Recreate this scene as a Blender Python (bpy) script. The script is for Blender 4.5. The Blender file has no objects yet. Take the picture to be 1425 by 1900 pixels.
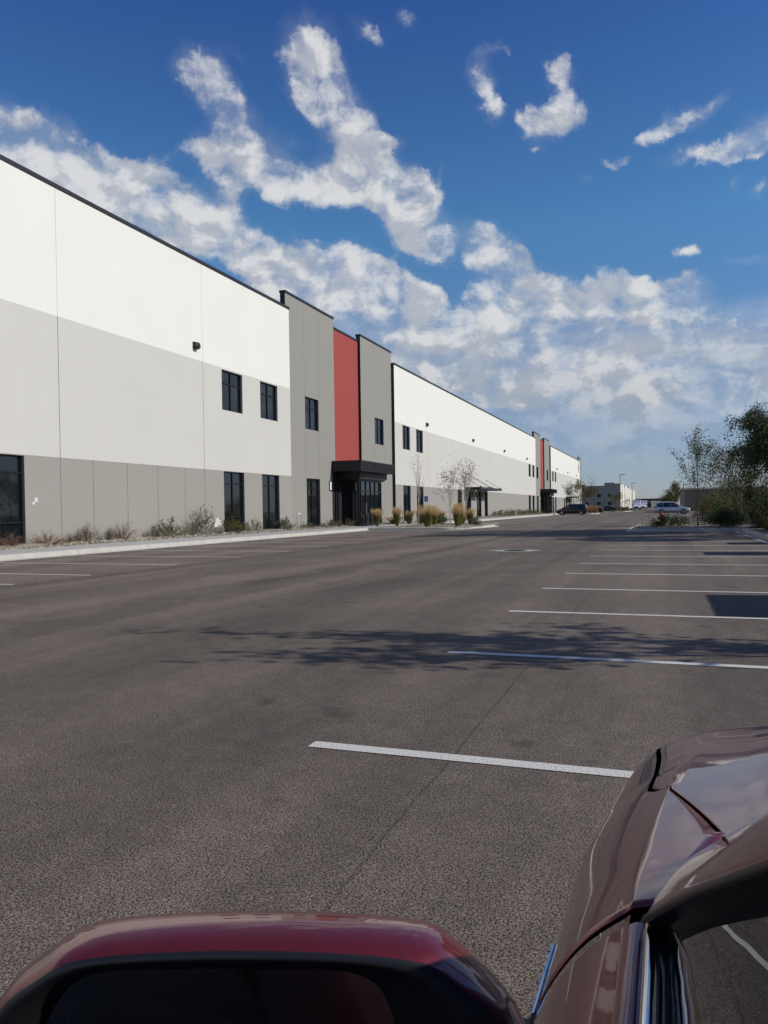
import bpy, bmesh, math, random
from mathutils import Vector, Matrix, Quaternion
PI = math.pi
R = math.radians
sc = bpy.context.scene
COL = sc.collection

# ------------------------------------------------------------------ materials
def nmat(name):
    m = bpy.data.materials.new(name); m.use_nodes = True
    nt = m.node_tree; b = nt.nodes['Principled BSDF']
    return m, nt, b
def N(nt, typ, **kw):
    n = nt.nodes.new(typ)
    for k, v in kw.items():
        if k.startswith('i_'):
            key = k[2:]
            n.inputs[int(key) if key.isdigit() else key.replace('_', ' ')].default_value = v
        else: setattr(n, k, v)
    return n
def L(nt, a, b): nt.links.new(a, b)
def ramp(nt, fac, stops):
    r = nt.nodes.new('ShaderNodeValToRGB'); el = r.color_ramp.elements
    while len(el) > 1: el.remove(el[-1])
    el[0].position = stops[0][0]; el[0].color = (*stops[0][1], 1) if len(stops[0][1]) == 3 else stops[0][1]
    for p, c in stops[1:]:
        e = el.new(p); e.color = (*c, 1)
    L(nt, fac, r.inputs['Fac']); return r
def g3(v): return (v, v, v)
def texco(nt, scale=(1, 1, 1), rot=(0, 0, 0), out='Object'):
    t = nt.nodes.new('ShaderNodeTexCoord'); m = nt.nodes.new('ShaderNodeMapping')
    m.inputs['Scale'].default_value = scale; m.inputs['Rotation'].default_value = rot
    L(nt, t.outputs[out], m.inputs['Vector']); return m.outputs['Vector']
def mul(nt, a, b, mode='MULTIPLY', fac=1.0):
    m = nt.nodes.new('ShaderNodeMix'); m.data_type = 'RGBA'; m.blend_type = mode
    if hasattr(fac, 'is_linked'): L(nt, fac, m.inputs[0])
    else: m.inputs[0].default_value = fac
    for s, k in ((a, 6), (b, 7)):
        if isinstance(s, (tuple, list)): m.inputs[k].default_value = (*s, 1) if len(s) == 3 else s
        else: L(nt, s, m.inputs[k])
    return m.outputs[2]
def simple(name, col, rough=.6, metal=0, var=.12, scale=3.0, bump=0.0, bscale=60, spec=.5, coat=0, coord='Object', stretch=(1, 1, 1)):
    m, nt, b = nmat(name)
    v = texco(nt, stretch, out=coord)
    n = N(nt, 'ShaderNodeTexNoise', i_Scale=scale, i_Detail=6.0, i_Roughness=.6); L(nt, v, n.inputs['Vector'])
    r = ramp(nt, n.outputs['Fac'], [(.3, g3(1 - var)), (.7, g3(1 + var))])
    L(nt, mul(nt, col, r.outputs[0]), b.inputs['Base Color'])
    b.inputs['Roughness'].default_value = rough; b.inputs['Metallic'].default_value = metal
    b.inputs['Specular IOR Level'].default_value = spec; b.inputs['Coat Weight'].default_value = coat
    if bump:
        n2 = N(nt, 'ShaderNodeTexNoise', i_Scale=bscale, i_Detail=5.0); L(nt, v, n2.inputs['Vector'])
        bp = N(nt, 'ShaderNodeBump', i_Strength=.5, i_Distance=bump); L(nt, n2.outputs['Fac'], bp.inputs['Height'])
        L(nt, bp.outputs[0], b.inputs['Normal'])
    return m

def asphalt_bump(nt, b, vor_scale=215.0, dist=.0030):
    v = texco(nt)
    vo = N(nt, 'ShaderNodeTexVoronoi', voronoi_dimensions='2D', i_Scale=vor_scale, i_Randomness=1.0); L(nt, v, vo.inputs['Vector'])
    fi = N(nt, 'ShaderNodeTexNoise', noise_dimensions='2D', i_Scale=380.0, i_Detail=3.0); L(nt, v, fi.inputs['Vector'])
    md = N(nt, 'ShaderNodeTexNoise', noise_dimensions='2D', i_Scale=115.0, i_Detail=3.0); L(nt, v, md.inputs['Vector'])
    a = N(nt, 'ShaderNodeMath', operation='MULTIPLY_ADD', i_1=.5); L(nt, fi.outputs['Fac'], a.inputs[0]); 
    s = N(nt, 'ShaderNodeMath', operation='SUBTRACT', i_0=1.0); L(nt, vo.outputs['Distance'], s.inputs[1]); L(nt, s.outputs[0], a.inputs[2])
    a2 = N(nt, 'ShaderNodeMath', operation='MULTIPLY_ADD', i_1=1.2); L(nt, md.outputs['Fac'], a2.inputs[0]); L(nt, a.outputs[0], a2.inputs[2])
    bp = N(nt, 'ShaderNodeBump', i_Strength=.75, i_Distance=dist); L(nt, a2.outputs[0], bp.inputs['Height'])
    L(nt, bp.outputs[0], b.inputs['Normal'])
    return v, vo, md, fi

def make_asphalt():
    m, nt, b = nmat('asphalt')
    v, vo, md, fi = asphalt_bump(nt, b)
    # stones: each its own tone, dark binder in the gaps
    sepc = N(nt, 'ShaderNodeSeparateColor'); L(nt, vo.outputs['Color'], sepc.inputs[0])
    st = ramp(nt, sepc.outputs[0], [(0, (.126, .097, .077)), (.55, (.206, .165, .134)), (.93, (.250, .204, .168)), (.99, (.35, .31, .26))])
    gap = ramp(nt, vo.outputs['Distance'], [(.25, g3(1.06)), (.62, g3(.42))])
    c = mul(nt, st.outputs[0], gap.outputs[0])
    pit = ramp(nt, md.outputs['Fac'], [(.38, g3(.22)), (.50, g3(1.08))])
    c = mul(nt, c, pit.outputs[0])
    # broad patches, tyre lanes running with the drive aisle
    big = N(nt, 'ShaderNodeTexNoise', noise_dimensions='2D', i_Scale=.35, i_Detail=6.0, i_Roughness=.62); L(nt, v, big.inputs['Vector'])
    c = mul(nt, c, ramp(nt, big.outputs['Fac'], [(.32, g3(.84)), (.68, g3(1.14))]).outputs[0])
    v2 = texco(nt, (1.0, .035, 1), (0, 0, R(2.0)))
    lane = N(nt, 'ShaderNodeTexNoise', noise_dimensions='2D', i_Scale=.8, i_Detail=7.0, i_Roughness=.6, i_Distortion=.2); L(nt, v2, lane.inputs['Vector'])
    c = mul(nt, c, ramp(nt, lane.outputs['Fac'], [(.33, g3(.73)), (.66, g3(1.14))]).outputs[0])
    # faint sweeping tyre scuffs
    wv = N(nt, 'ShaderNodeTexWave', wave_type='RINGS', rings_direction='Z', i_Scale=.16, i_Distortion=6.0, i_Detail=3.0, i_Detail_Scale=.4)
    v4 = texco(nt, (1, .35, 1), (0, 0, R(-25))); L(nt, v4, wv.inputs['Vector'])
    c = mul(nt, c, ramp(nt, wv.outputs['Fac'], [(.0, g3(.9)), (.25, g3(1.0)), (.9, g3(1.03))]).outputs[0])
    # paving seam beside the stalls, darker swale down the aisle, second seam by the left stalls
    sp = N(nt, 'ShaderNodeSeparateXYZ'); L(nt, v, sp.inputs[0])
    wob = N(nt, 'ShaderNodeTexNoise', noise_dimensions='2D', i_Scale=.6, i_Detail=5.0, i_Roughness=.7); L(nt, v, wob.inputs['Vector'])
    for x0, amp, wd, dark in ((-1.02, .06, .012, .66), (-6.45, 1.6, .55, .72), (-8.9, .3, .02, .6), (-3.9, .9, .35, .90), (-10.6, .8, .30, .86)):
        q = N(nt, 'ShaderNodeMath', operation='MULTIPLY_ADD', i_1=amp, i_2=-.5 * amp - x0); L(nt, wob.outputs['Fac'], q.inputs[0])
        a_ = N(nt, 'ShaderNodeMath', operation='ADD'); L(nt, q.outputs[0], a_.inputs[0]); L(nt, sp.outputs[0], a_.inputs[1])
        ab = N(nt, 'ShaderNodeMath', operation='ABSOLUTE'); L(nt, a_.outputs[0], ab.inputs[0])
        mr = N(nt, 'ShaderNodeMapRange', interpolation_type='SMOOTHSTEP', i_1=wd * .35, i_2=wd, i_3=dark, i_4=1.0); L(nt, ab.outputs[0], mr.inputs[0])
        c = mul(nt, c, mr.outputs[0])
    # grit and pale dust
    gz = N(nt, 'ShaderNodeTexNoise', noise_dimensions='2D', i_Scale=5.5, i_Detail=8.0, i_Roughness=.75); L(nt, v, gz.inputs['Vector'])
    c = mul(nt, c, ramp(nt, gz.outputs['Fac'], [(.30, g3(.86)), (.5, g3(1.0)), (.72, g3(1.22))]).outputs[0])
    # oil drips
    v3 = texco(nt, (1, 1, 1)); oil = N(nt, 'ShaderNodeTexNoise', noise_dimensions='2D', i_Scale=1.9, i_Detail=4.0); L(nt, v3, oil.inputs['Vector'])
    c = mul(nt, c, ramp(nt, oil.outputs['Fac'], [(.24, g3(.6)), (.33, g3(1.0))]).outputs[0])
    L(nt, c, b.inputs['Base Color']); b.inputs['Roughness'].default_value = .88; b.inputs['Specular IOR Level'].default_value = .3
    return m
def make_line_paint():
    m, nt, b = nmat('stall_line_paint')
    v, vo, md, fi = asphalt_bump(nt, b, 215.0, .002)
    w = N(nt, 'ShaderNodeMath', operation='MULTIPLY_ADD', i_1=.55); L(nt, fi.outputs['Fac'], w.inputs[0]); L(nt, md.outputs['Fac'], w.inputs[2])
    wr = ramp(nt, w.outputs[0], [(.57, g3(0)), (.70, g3(1))])
    c = mul(nt, (.09, .08, .073), (.60, .58, .53), 'MIX', wr.outputs[0])
    L(nt, c, b.inputs['Base Color']); b.inputs['Roughness'].default_value = .7
    return m
def make_wall(name, col, joints=False):
    m, nt, b = nmat(name)
    v = texco(nt); v2 = texco(nt, (1, 1, .12))
    a = N(nt, 'ShaderNodeTexNoise', i_Scale=.5, i_Detail=6.0); L(nt, v, a.inputs['Vector'])
    s = N(nt, 'ShaderNodeTexNoise', i_Scale=2.2, i_Detail=7.0, i_Roughness=.65); L(nt, v2, s.inputs['Vector'])
    c = mul(nt, col, ramp(nt, a.outputs['Fac'], [(.3, g3(.985)), (.7, g3(1.01))]).outputs[0])
    c = mul(nt, c, ramp(nt, s.outputs['Fac'], [(.3, g3(.985)), (.7, g3(1.01))]).outputs[0])
    # splash dirt near the ground
    sx = N(nt, 'ShaderNodeSeparateXYZ'); L(nt, v, sx.inputs[0])
    dn = N(nt, 'ShaderNodeMath', operation='MULTIPLY_ADD', i_1=.7); L(nt, s.outputs['Fac'], dn.inputs[0]); L(nt, sx.outputs[2], dn.inputs[2])
    c = mul(nt, c, ramp(nt, dn.outputs[0], [(.5, (.80, .77, .73)), (1.0, g3(1.0))]).outputs[0])
    L(nt, c, b.inputs['Base Color']); b.inputs['Roughness'].default_value = .75
    f = N(nt, 'ShaderNodeTexNoise', i_Scale=14.0, i_Detail=6.0); L(nt, v, f.inputs['Vector'])
    bp = N(nt, 'ShaderNodeBump', i_Strength=.25, i_Distance=.01); L(nt, f.outputs['Fac'], bp.inputs['Height']); L(nt, bp.outputs[0], b.inputs['Normal'])
    return m
def make_glass(name, col=(.006, .008, .010), rough=.02):
    m, nt, b = nmat(name)
    b.inputs['Base Color'].default_value = (*col, 1); b.inputs['Roughness'].default_value = rough
    b.inputs['IOR'].default_value = 1.55; b.inputs['Specular IOR Level'].default_value = .55
    v = texco(nt); n = N(nt, 'ShaderNodeTexNoise', i_Scale=.7, i_Detail=1.0); L(nt, v, n.inputs['Vector'])
    bp = N(nt, 'ShaderNodeBump', i_Strength=.12, i_Distance=.02); L(nt, n.outputs['Fac'], bp.inputs['Height']); L(nt, bp.outputs[0], b.inputs['Normal'])
    return m
def make_leaf(name, cols, trans=.25, scale=2.0):
    m, nt, b = nmat(name)
    v = texco(nt)
    n = N(nt, 'ShaderNodeTexNoise', i_Scale=scale, i_Detail=4.0); L(nt, v, n.inputs['Vector'])
    k = len(cols)
    r = ramp(nt, n.outputs['Fac'], [(.28 + .44 * i / (k - 1), c) for i, c in enumerate(cols)])
    w = N(nt, 'ShaderNodeTexWhiteNoise', noise_dimensions='3D'); 
    sn = N(nt, 'ShaderNodeVectorMath', operation='SNAP'); sn.inputs[1].default_value = (.05, .05, .05); L(nt, v, sn.inputs[0]); L(nt, sn.outputs[0], w.inputs['Vector'])
    c = mul(nt, r.outputs[0], ramp(nt, w.outputs['Value'], [(0, g3(.6)), (1, g3(1.45))]).outputs[0])
    L(nt, c, b.inputs['Base Color']); b.inputs['Roughness'].default_value = .55; b.inputs['Specular IOR Level'].default_value = .3
    tr = N(nt, 'ShaderNodeBsdfTranslucent'); L(nt, c, tr.inputs[0])
    mx = N(nt, 'ShaderNodeMixShader', i_0=trans); L(nt, b.outputs[0], mx.inputs[1]); L(nt, tr.outputs[0], mx.inputs[2])
    L(nt, mx.outputs[0], nt.nodes['Material Output'].inputs['Surface'])
    return m
def make_paint(name, col, flake=.5, cior=1.6):
    m, nt, b = nmat(name)
    v = texco(nt)
    n = N(nt, 'ShaderNodeTexNoise', i_Scale=1800.0, i_Detail=1.0); L(nt, v, n.inputs['Vector'])
    c = mul(nt, col, ramp(nt, n.outputs['Fac'], [(.35, g3(.75)), (.65, g3(1.3))]).outputs[0])
    L(nt, c, b.inputs['Base Color'])
    b.inputs['Metallic'].default_value = flake; b.inputs['Roughness'].default_value = .38
    b.inputs['Coat Weight'].default_value = 1.0; b.inputs['Coat Roughness'].default_value = .025; b.inputs['Coat IOR'].default_value = cior
    d = N(nt, 'ShaderNodeTexNoise', i_Scale=9.0, i_Detail=5.0); L(nt, v, d.inputs['Vector'])
    cr = ramp(nt, d.outputs['Fac'], [(.45, g3(.015)), (.75, g3(.07))]); L(nt, cr.outputs[0], b.inputs['Coat Roughness'])
    return m

M = {}
M['asphalt'] = make_asphalt(); M['line'] = make_line_paint()
M['white'] = make_wall('white_wall_paint', (.625, .618, .575))
M['light'] = make_wall('light_grey_wall_paint', (.46, .45, .415))
M['grey'] = make_wall('grey_wall_paint', (.245, .232, .208))
M['mid'] = make_wall('pilaster_grey_paint', (.222, .214, .190))
M['red'] = make_wall('red_wall_paint', (.26, .038, .028))
M['joint'] = simple('joint_sealant', (.10, .096, .09), .8)
M['jointw'] = simple('pale_joint_sealant', (.40, .39, .37), .8)
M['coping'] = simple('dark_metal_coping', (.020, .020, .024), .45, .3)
M['frame'] = simple('black_window_frame', (.012, .012, .013), .4, .4)
M['glass'] = make_glass('window_glass')
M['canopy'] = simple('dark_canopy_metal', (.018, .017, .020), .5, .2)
M['concrete'] = simple('kerb_concrete', (.375, .36, .325), .85, var=.13, scale=2.5, bump=.004, bscale=90)
M['walk'] = simple('sidewalk_concrete', (.33, .325, .305), .85, var=.1, scale=1.5, bump=.003, bscale=90)
M['rock'] = simple('river_rock', (.31, .27, .20), .85, var=.45, scale=9)
M['soil'] = simple('planter_soil', (.17, .145, .11), .95, var=.4, scale=14, bump=.02, bscale=30)
M['dirt'] = simple('dry_ground', (.19, .165, .115), .95, var=.25, scale=.4, bump=.03, bscale=8)
M['galv'] = simple('galvanised_steel', (.55, .55, .54), .4, .6)
M['pole'] = simple('pole_bronze', (.16, .155, .15), .5, .3)
M['lens'] = simple('lamp_lens', (.75, .75, .72), .3)
M['bark'] = simple('tree_bark', (.15, .12, .09), .9, var=.3, scale=18, bump=.01, bscale=50)
M['palebark'] = simple('pale_bark', (.33, .29, .24), .85, var=.25, scale=20)
M['leafdark'] = make_leaf('dark_leaves', [(.014, .024, .008), (.032, .048, .014), (.062, .082, .022)], .15)
M['leafgreen'] = make_leaf('green_leaves', [(.035, .055, .015), (.075, .105, .026), (.125, .155, .042)])
M['leafyellow'] = make_leaf('yellowing_leaves', [(.05, .05, .012), (.12, .10, .02), (.20, .13, .03)])
M['leafrust'] = make_leaf('rusty_leaves', [(.06, .03, .015), (.13, .07, .03), (.17, .12, .06)])
M['leafdry'] = make_leaf('dry_leaves', [(.10, .075, .05), (.17, .13, .09), (.24, .19, .13)])
M['twigred'] = make_leaf('reddish_twigs', [(.12, .05, .03), (.20, .09, .055), (.28, .16, .10)], .1)
M['twiggrey'] = make_leaf('grey_green_twigs', [(.07, .075, .05), (.13, .13, .09), (.19, .18, .13)], .1)
M['blade'] = make_leaf('grass_blades', [(.08, .10, .025), (.15, .16, .045), (.26, .22, .08)])
M['plume'] = make_leaf('grass_plumes', [(.50, .33, .15), (.62, .45, .22), (.72, .57, .34)], .3)
M['straw'] = make_leaf('dry_orange_grass', [(.22, .13, .05), (.34, .20, .08), (.42, .28, .13)], .3)
M['tyre'] = simple('tyre_rubber', (.018, .018, .018), .85)
M['alloy'] = simple('wheel_alloy', (.5, .5, .52), .3, .8)
M['blackp'] = simple('black_plastic', (.012, .012, .013), .38, spec=.5)
M['gloss'] = simple('gloss_black_trim', (.006, .006, .007), .12)
M['chrome'] = simple('polished_trim', (.75, .76, .78), .12, 1.0, var=.03)
M['maroon'] = make_paint('maroon_car_paint', (.165, .018, .022), .55, 1.45)
M['blackpaint'] = make_paint('black_car_paint', (.004, .004, .005), .1, 1.3)
M['silver'] = make_paint('silver_car_paint', (.42, .44, .46), .55)
M['redpaint'] = make_paint('dark_red_car_paint', (.14, .02, .015), .3)
M['whitep'] = simple('white_vehicle_paint', (.72, .72, .71), .4, coat=.5)
M['vglass'] = make_glass('vehicle_glass', (.010, .012, .013), .01)
M['mglass'] = simple('tinted_mirror_glass', (.22, .22, .23), .04, 1.0, var=.05)  # dark glass colour stands for the dark cabin it reflects
M['headl'] = simple('headlight_lens', (.7, .7, .7), .1, .3)
M['taill'] = simple('taillight_lens', (.35, .02, .02), .2)
M['hydrant'] = simple('hydrant_red', (.42, .035, .025), .5)
M['orange'] = simple('orange_stake', (.62, .22, .08), .6)
M['blue'] = simple('sign_blue', (.03, .14, .50), .5)
M['signwhite'] = simple('sign_white', (.75, .75, .74), .5)
M['purple'] = simple('sign_purple', (.30, .22, .45), .5)
M['farcon'] = make_wall('bare_concrete', (.31, .29, .245))
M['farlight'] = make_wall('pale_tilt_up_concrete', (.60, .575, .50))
M['tan'] = make_wall('tan_block_wall', (.17, .15, .11))
M['utility'] = simple('utility_green', (.05, .085, .055), .5)
M['iron'] = simple('cast_iron', (.045, .042, .04), .7, .4, bump=.004, bscale=40)
M['paintpatch'] = simple('primer_patch', (.52, .51, .49), .8)

# ------------------------------------------------------------------ mesh helpers
class MB:
    def __init__(s): s.v = []; s.f = []; s.m = []; s.uvmat = None
    def add(s, vs, fs, mi=0):
        b = len(s.v); s.v += [tuple(p) for p in vs]
        for f in fs: s.f.append(tuple(i + b for i in f)); s.m.append(mi)
    def box(s, x0, x1, y0, y1, z0, z1, mi=0, skip=()):
        v = [(x0, y0, z0), (x1, y0, z0), (x1, y1, z0), (x0, y1, z0), (x0, y0, z1), (x1, y0, z1), (x1, y1, z1), (x0, y1, z1)]
        f = {'b': (0, 3, 2, 1), 't': (4, 5, 6, 7), 's': (0, 1, 5, 4), 'e': (1, 2, 6, 5), 'n': (2, 3, 7, 6), 'w': (3, 0, 4, 7)}
        s.add(v, [q for k, q in f.items() if k not in skip], mi)
    def quad(s, a, b, c, d, mi=0): s.add([a, b, c, d], [(0, 1, 2, 3)], mi)
    def tube(s, pts, rads, n=8, mi=0, cap=True):
        pts = [Vector(p) for p in pts]; rings = []
        for i, p in enumerate(pts):
            t = (pts[min(i + 1, len(pts) - 1)] - pts[max(i - 1, 0)])
            t = t.normalized() if t.length > 1e-9 else Vector((0, 0, 1))
            a = Vector((0, 0, 1)) if abs(t.z) < .9 else Vector((1, 0, 0))
            u = t.cross(a).normalized(); w = t.cross(u)
            r = rads[i] if isinstance(rads, (list, tuple)) else rads
            rings.append([p + (u * math.cos(2 * PI * k / n) + w * math.sin(2 * PI * k / n)) * r for k in range(n)])
        vs = [q for rg in rings for q in rg]; fs = []
        for i in range(len(rings) - 1):
            for k in range(n):
                fs.append((i * n + k, i * n + (k + 1) % n, (i + 1) * n + (k + 1) % n, (i + 1) * n + k))
        if cap: fs.append(tuple(range(n - 1, -1, -1))); fs.append(tuple((len(rings) - 1) * n + k for k in range(n)))
        s.add(vs, fs, mi)
    def lathe(s, prof, origin=(0, 0, 0), axis='z', n=20, mi=0):
        o = Vector(origin); vs = []; fs = []
        for r, h in prof:
            for k in range(n):
                a = 2 * PI * k / n; c, d = r * math.cos(a), r * math.sin(a)
                vs.append(o + {'z': Vector((c, d, h)), 'x': Vector((h, c, d)), 'y': Vector((c, h, d))}[axis])
        for i in range(len(prof) - 1):
            for k in range(n): fs.append((i * n + k, i * n + (k + 1) % n, (i + 1) * n + (k + 1) % n, (i + 1) * n + k))
        s.add(vs, fs, mi)
    def grid(s, rows, mi=0, keep=None):
        nu, nv = len(rows), len(rows[0]); fs = []
        for i in range(nu - 1):
            for j in range(nv - 1):
                if keep is None or keep(rows[i][j], rows[i + 1][j], rows[i + 1][j + 1], rows[i][j + 1]):
                    fs.append((i * nv + j, (i + 1) * nv + j, (i + 1) * nv + j + 1, i * nv + j + 1))
        s.add([p for r in rows for p in r], fs, mi)
    def build(s, name, mats, parent=None, smooth=False, recalc=False, bevel=0, subsurf=0, autosmooth=False, merge=False):
        me = bpy.data.meshes.new(name); me.from_pydata(s.v, [], s.f)
        for m in (mats if isinstance(mats, (list, tuple)) else [mats]): me.materials.append(m)
        for p, k in zip(me.polygons, s.m): p.material_index = k
        if smooth: me.polygons.foreach_set('use_smooth', [True] * len(me.polygons))
        if recalc or merge:
            bm = bmesh.new(); bm.from_mesh(me)
            if merge: bmesh.ops.remove_doubles(bm, verts=bm.verts, dist=1e-5)
            if recalc: bmesh.ops.recalc_face_normals(bm, faces=bm.faces)
            bm.to_mesh(me); bm.free()
        me.update()
        o = bpy.data.objects.new(name, me); COL.objects.link(o)
        if parent: o.parent = parent
        if bevel:
            b = o.modifiers.new('bevel', 'BEVEL'); b.width = bevel; b.segments = 2; b.limit_method = 'ANGLE'
        if subsurf:
            b = o.modifiers.new('sub', 'SUBSURF'); b.levels = b.render_levels = subsurf
        return o
def tag(o, label=None, cat=None, group=None, kind=None):
    if label: o['label'] = label
    if cat: o['category'] = cat
    if group: o['group'] = group
    if kind: o['kind'] = kind
    return o
def empty(name, loc, label, cat, group=None, rz=0):
    o = bpy.data.objects.new(name, None); o.empty_display_size = .2; COL.objects.link(o)
    o.location = loc; o.rotation_euler = (0, 0, rz); return tag(o, label, cat, group)
def copy_thing(o, loc, rz, label, group, scale=1.0):
    kids = {}
    for ch in bpy.data.objects:
        if ch.parent: kids.setdefault(ch.parent.name, []).append(ch)
    def rec(s, par):
        c = s.copy(); COL.objects.link(c); c.parent = par
        for k in kids.get(s.name, []): rec(k, c)
        return c
    c = rec(o, None); c.location = loc; c.rotation_euler = (0, 0, rz); c.scale = (scale, scale, scale)
    c['label'] = label; c['group'] = group
    return c
def cr(tab, x):
    """Catmull-Rom through rows (x, v...) of a table"""
    n = len(tab)
    if x <= tab[0][0]: return tab[0][1:]
    if x >= tab[-1][0]: return tab[-1][1:]
    i = 0
    while tab[i + 1][0] < x: i += 1
    t = (x - tab[i][0]) / (tab[i + 1][0] - tab[i][0]); h = tab[i + 1][0] - tab[i][0]; out = []
    for k in range(1, len(tab[0])):
        p1, p2 = tab[i][k], tab[i + 1][k]
        m1 = (p2 - tab[i - 1][k]) / (tab[i + 1][0] - tab[i - 1][0]) * h if i > 0 else p2 - p1
        m2 = (tab[i + 2][k] - p1) / (tab[i + 2][0] - tab[i][0]) * h if i + 2 < n else p2 - p1
        out.append((2*t**3-3*t*t+1)*p1 + (t**3-2*t*t+t)*m1 + (-2*t**3+3*t*t)*p2 + (t**3-t*t)*m2)
    return out

# ------------------------------------------------------------------ camera
f_px, yaw, pitch, roll = 1444.548, .346183, .0145581, -.0146309
fw = Vector((-math.sin(yaw)*math.cos(pitch), math.cos(yaw)*math.cos(pitch), -math.sin(pitch)))
r0 = Vector((math.cos(yaw), math.sin(yaw), 0)); u0 = r0.cross(fw)
rr = math.cos(roll)*r0 + math.sin(roll)*u0; uu = -math.sin(roll)*r0 + math.cos(roll)*u0
cd = bpy.data.cameras.new('camera'); cam = bpy.data.objects.new('camera', cd); COL.objects.link(cam)
mt = Matrix((rr, uu, -fw)).transposed().to_4x4(); mt.translation = (0, 0, 1.25); cam.matrix_world = mt
cd.sensor_fit = 'HORIZONTAL'; cd.sensor_width = 36; cd.lens = 36 * f_px / 1425
cd.shift_y = 17.24 / 1425; cd.clip_start = .02; cd.clip_end = 6000
sc.camera = cam

# ------------------------------------------------------------------ light and sky
SUN_AZ, SUN_EL = R(82), R(33)          # compass azimuth from +Y towards +X
sd = bpy.data.lights.new('sun', 'SUN'); sun = bpy.data.objects.new('sun', sd); COL.objects.link(sun)
S = Vector((math.sin(SUN_AZ)*math.cos(SUN_EL), math.cos(SUN_AZ)*math.cos(SUN_EL), math.sin(SUN_EL)))
sun.rotation_euler = S.to_track_quat('Z', 'Y').to_euler(); sd.energy = 4.5; sd.angle = R(.5); sd.color = (1, .945, .855)
sc.view_settings.view_transform = 'Standard'; sc.view_settings.look = 'None'; sc.view_settings.exposure = 0
CLOUDS = [(-0.762, 0.396, 0.108, 0.043, -0.25, 0.85),
 (-0.698, 0.383, 0.088, 0.036, -0.38, 0.8),
 (-0.623, 0.407, 0.039, 0.014, 0.23, 0.35),
 (-0.572, 0.497, 0.036, 0.026, -0.37, 0.8),
 (-0.53, 0.466, 0.051, 0.026, -0.61, 0.85),
 (-0.555, 0.418, 0.029, 0.035, -0.09, 0.5),
 (-0.432, 0.515, 0.047, 0.038, -0.74, 0.9),
 (-0.395, 0.479, 0.066, 0.031, -0.81, 0.95),
 (-0.359, 0.546, 0.033, 0.013, -0.27, 0.4),
 (-0.529, 0.521, 0.029, 0.011, -0.21, 0.25),
 (-0.337, 0.441, 0.024, 0.012, 0.12, 0.6),
 (-0.464, 0.434, 0.027, 0.014, 0.46, 0.35),
 (-0.518, 0.415, 0.065, 0.024, -0.26, 0.7),
 (-0.445, 0.392, 0.081, 0.023, -0.17, 0.7),
 (-0.355, 0.395, 0.073, 0.038, -0.48, 0.95),
 (-0.301, 0.365, 0.059, 0.039, -0.75, 1.0),
 (-0.281, 0.334, 0.036, 0.023, -0.84, 0.8),
 (-0.542, 0.379, 0.023, 0.029, 0.05, 0.55),
 (-0.617, 0.36, 0.081, 0.031, -0.35, 0.85),
 (-0.54, 0.338, 0.084, 0.032, -0.46, 0.8),
 (-0.593, 0.317, 0.038, 0.013, -0.36, 0.6),
 (-0.446, 0.292, 0.115, 0.039, -0.36, 0.95),
 (-0.357, 0.286, 0.075, 0.032, -0.26, 1.0),
 (-0.323, 0.26, 0.061, 0.033, -0.52, 0.9),
 (-0.213, 0.313, 0.04, 0.028, -0.53, 0.95),
 (-0.173, 0.286, 0.054, 0.019, -0.42, 0.9),
 (-0.14, 0.249, 0.092, 0.028, -0.24, 1.0),
 (-0.207, 0.259, 0.034, 0.016, -0.05, 0.7),
 (-0.094, 0.23, 0.046, 0.019, -0.33, 0.9),
 (-0.043, 0.257, 0.044, 0.027, -0.35, 0.9),
 (0.006, 0.231, 0.072, 0.027, -0.28, 1.0),
 (0.012, 0.255, 0.03, 0.015, -0.11, 0.6),
 (0.083, 0.203, 0.02, 0.008, -0.2, 0.55),
 (0.048, 0.212, 0.023, 0.012, -0.1, 0.7),
 (-0.129, 0.455, 0.041, 0.024, 0.11, 0.9),
 (-0.124, 0.498, 0.024, 0.017, -0.52, 0.7),
 (-0.167, 0.462, 0.02, 0.011, -0.23, 0.5),
 (-0.144, 0.424, 0.017, 0.006, -0.09, 0.4),
 (-0.218, 0.503, 0.018, 0.017, -0.79, 0.6),
 (-0.21, 0.476, 0.021, 0.013, -0.98, 0.55),
 (-0.2, 0.522, 0.023, 0.007, -0.01, 0.4),
 (-0.311, 0.556, 0.021, 0.01, -0.03, 0.3),
 (0.014, 0.427, 0.047, 0.012, 0.24, 0.8),
 (0.062, 0.443, 0.021, 0.007, 0.31, 0.45),
 (0.067, 0.395, 0.071, 0.012, 0.01, 0.8),
 (0.101, 0.402, 0.032, 0.017, 0.06, 0.7),
 (-0.054, 0.399, 0.016, 0.008, -0.12, 0.35),
 (-0.077, 0.378, 0.014, 0.007, -0.11, 0.3),
 (0.027, 0.298, 0.017, 0.009, -0.29, 0.6),
 (0.089, 0.273, 0.034, 0.008, -0.19, 0.45),
 (0.071, 0.36, 0.009, 0.011, -0.16, 0.4),
 (0.104, 0.348, 0.016, 0.011, -0.0, 0.55),
 (-0.259, 0.401, 0.007, 0.013, -0.04, 0.3),
 (-0.241, 0.219, 0.174, 0.033, -0.29, 0.85),
 (-0.352, 0.208, 0.137, 0.04, -0.36, 0.8),
 (-0.147, 0.195, 0.16, 0.029, -0.17, 0.8),
 (0.012, 0.165, 0.149, 0.025, -0.12, 0.75),
 (0.099, 0.164, 0.081, 0.018, -0.1, 0.75),
 (-0.195, 0.151, 0.132, 0.023, -0.18, 0.62),
 (-0.069, 0.152, 0.153, 0.023, -0.12, 0.62),
 (0.059, 0.137, 0.084, 0.025, -0.08, 0.6),
 (-0.182, 0.124, 0.08, 0.012, -0.13, 0.4),
 (0.041, 0.119, 0.091, 0.013, -0.01, 0.35)]

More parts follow.
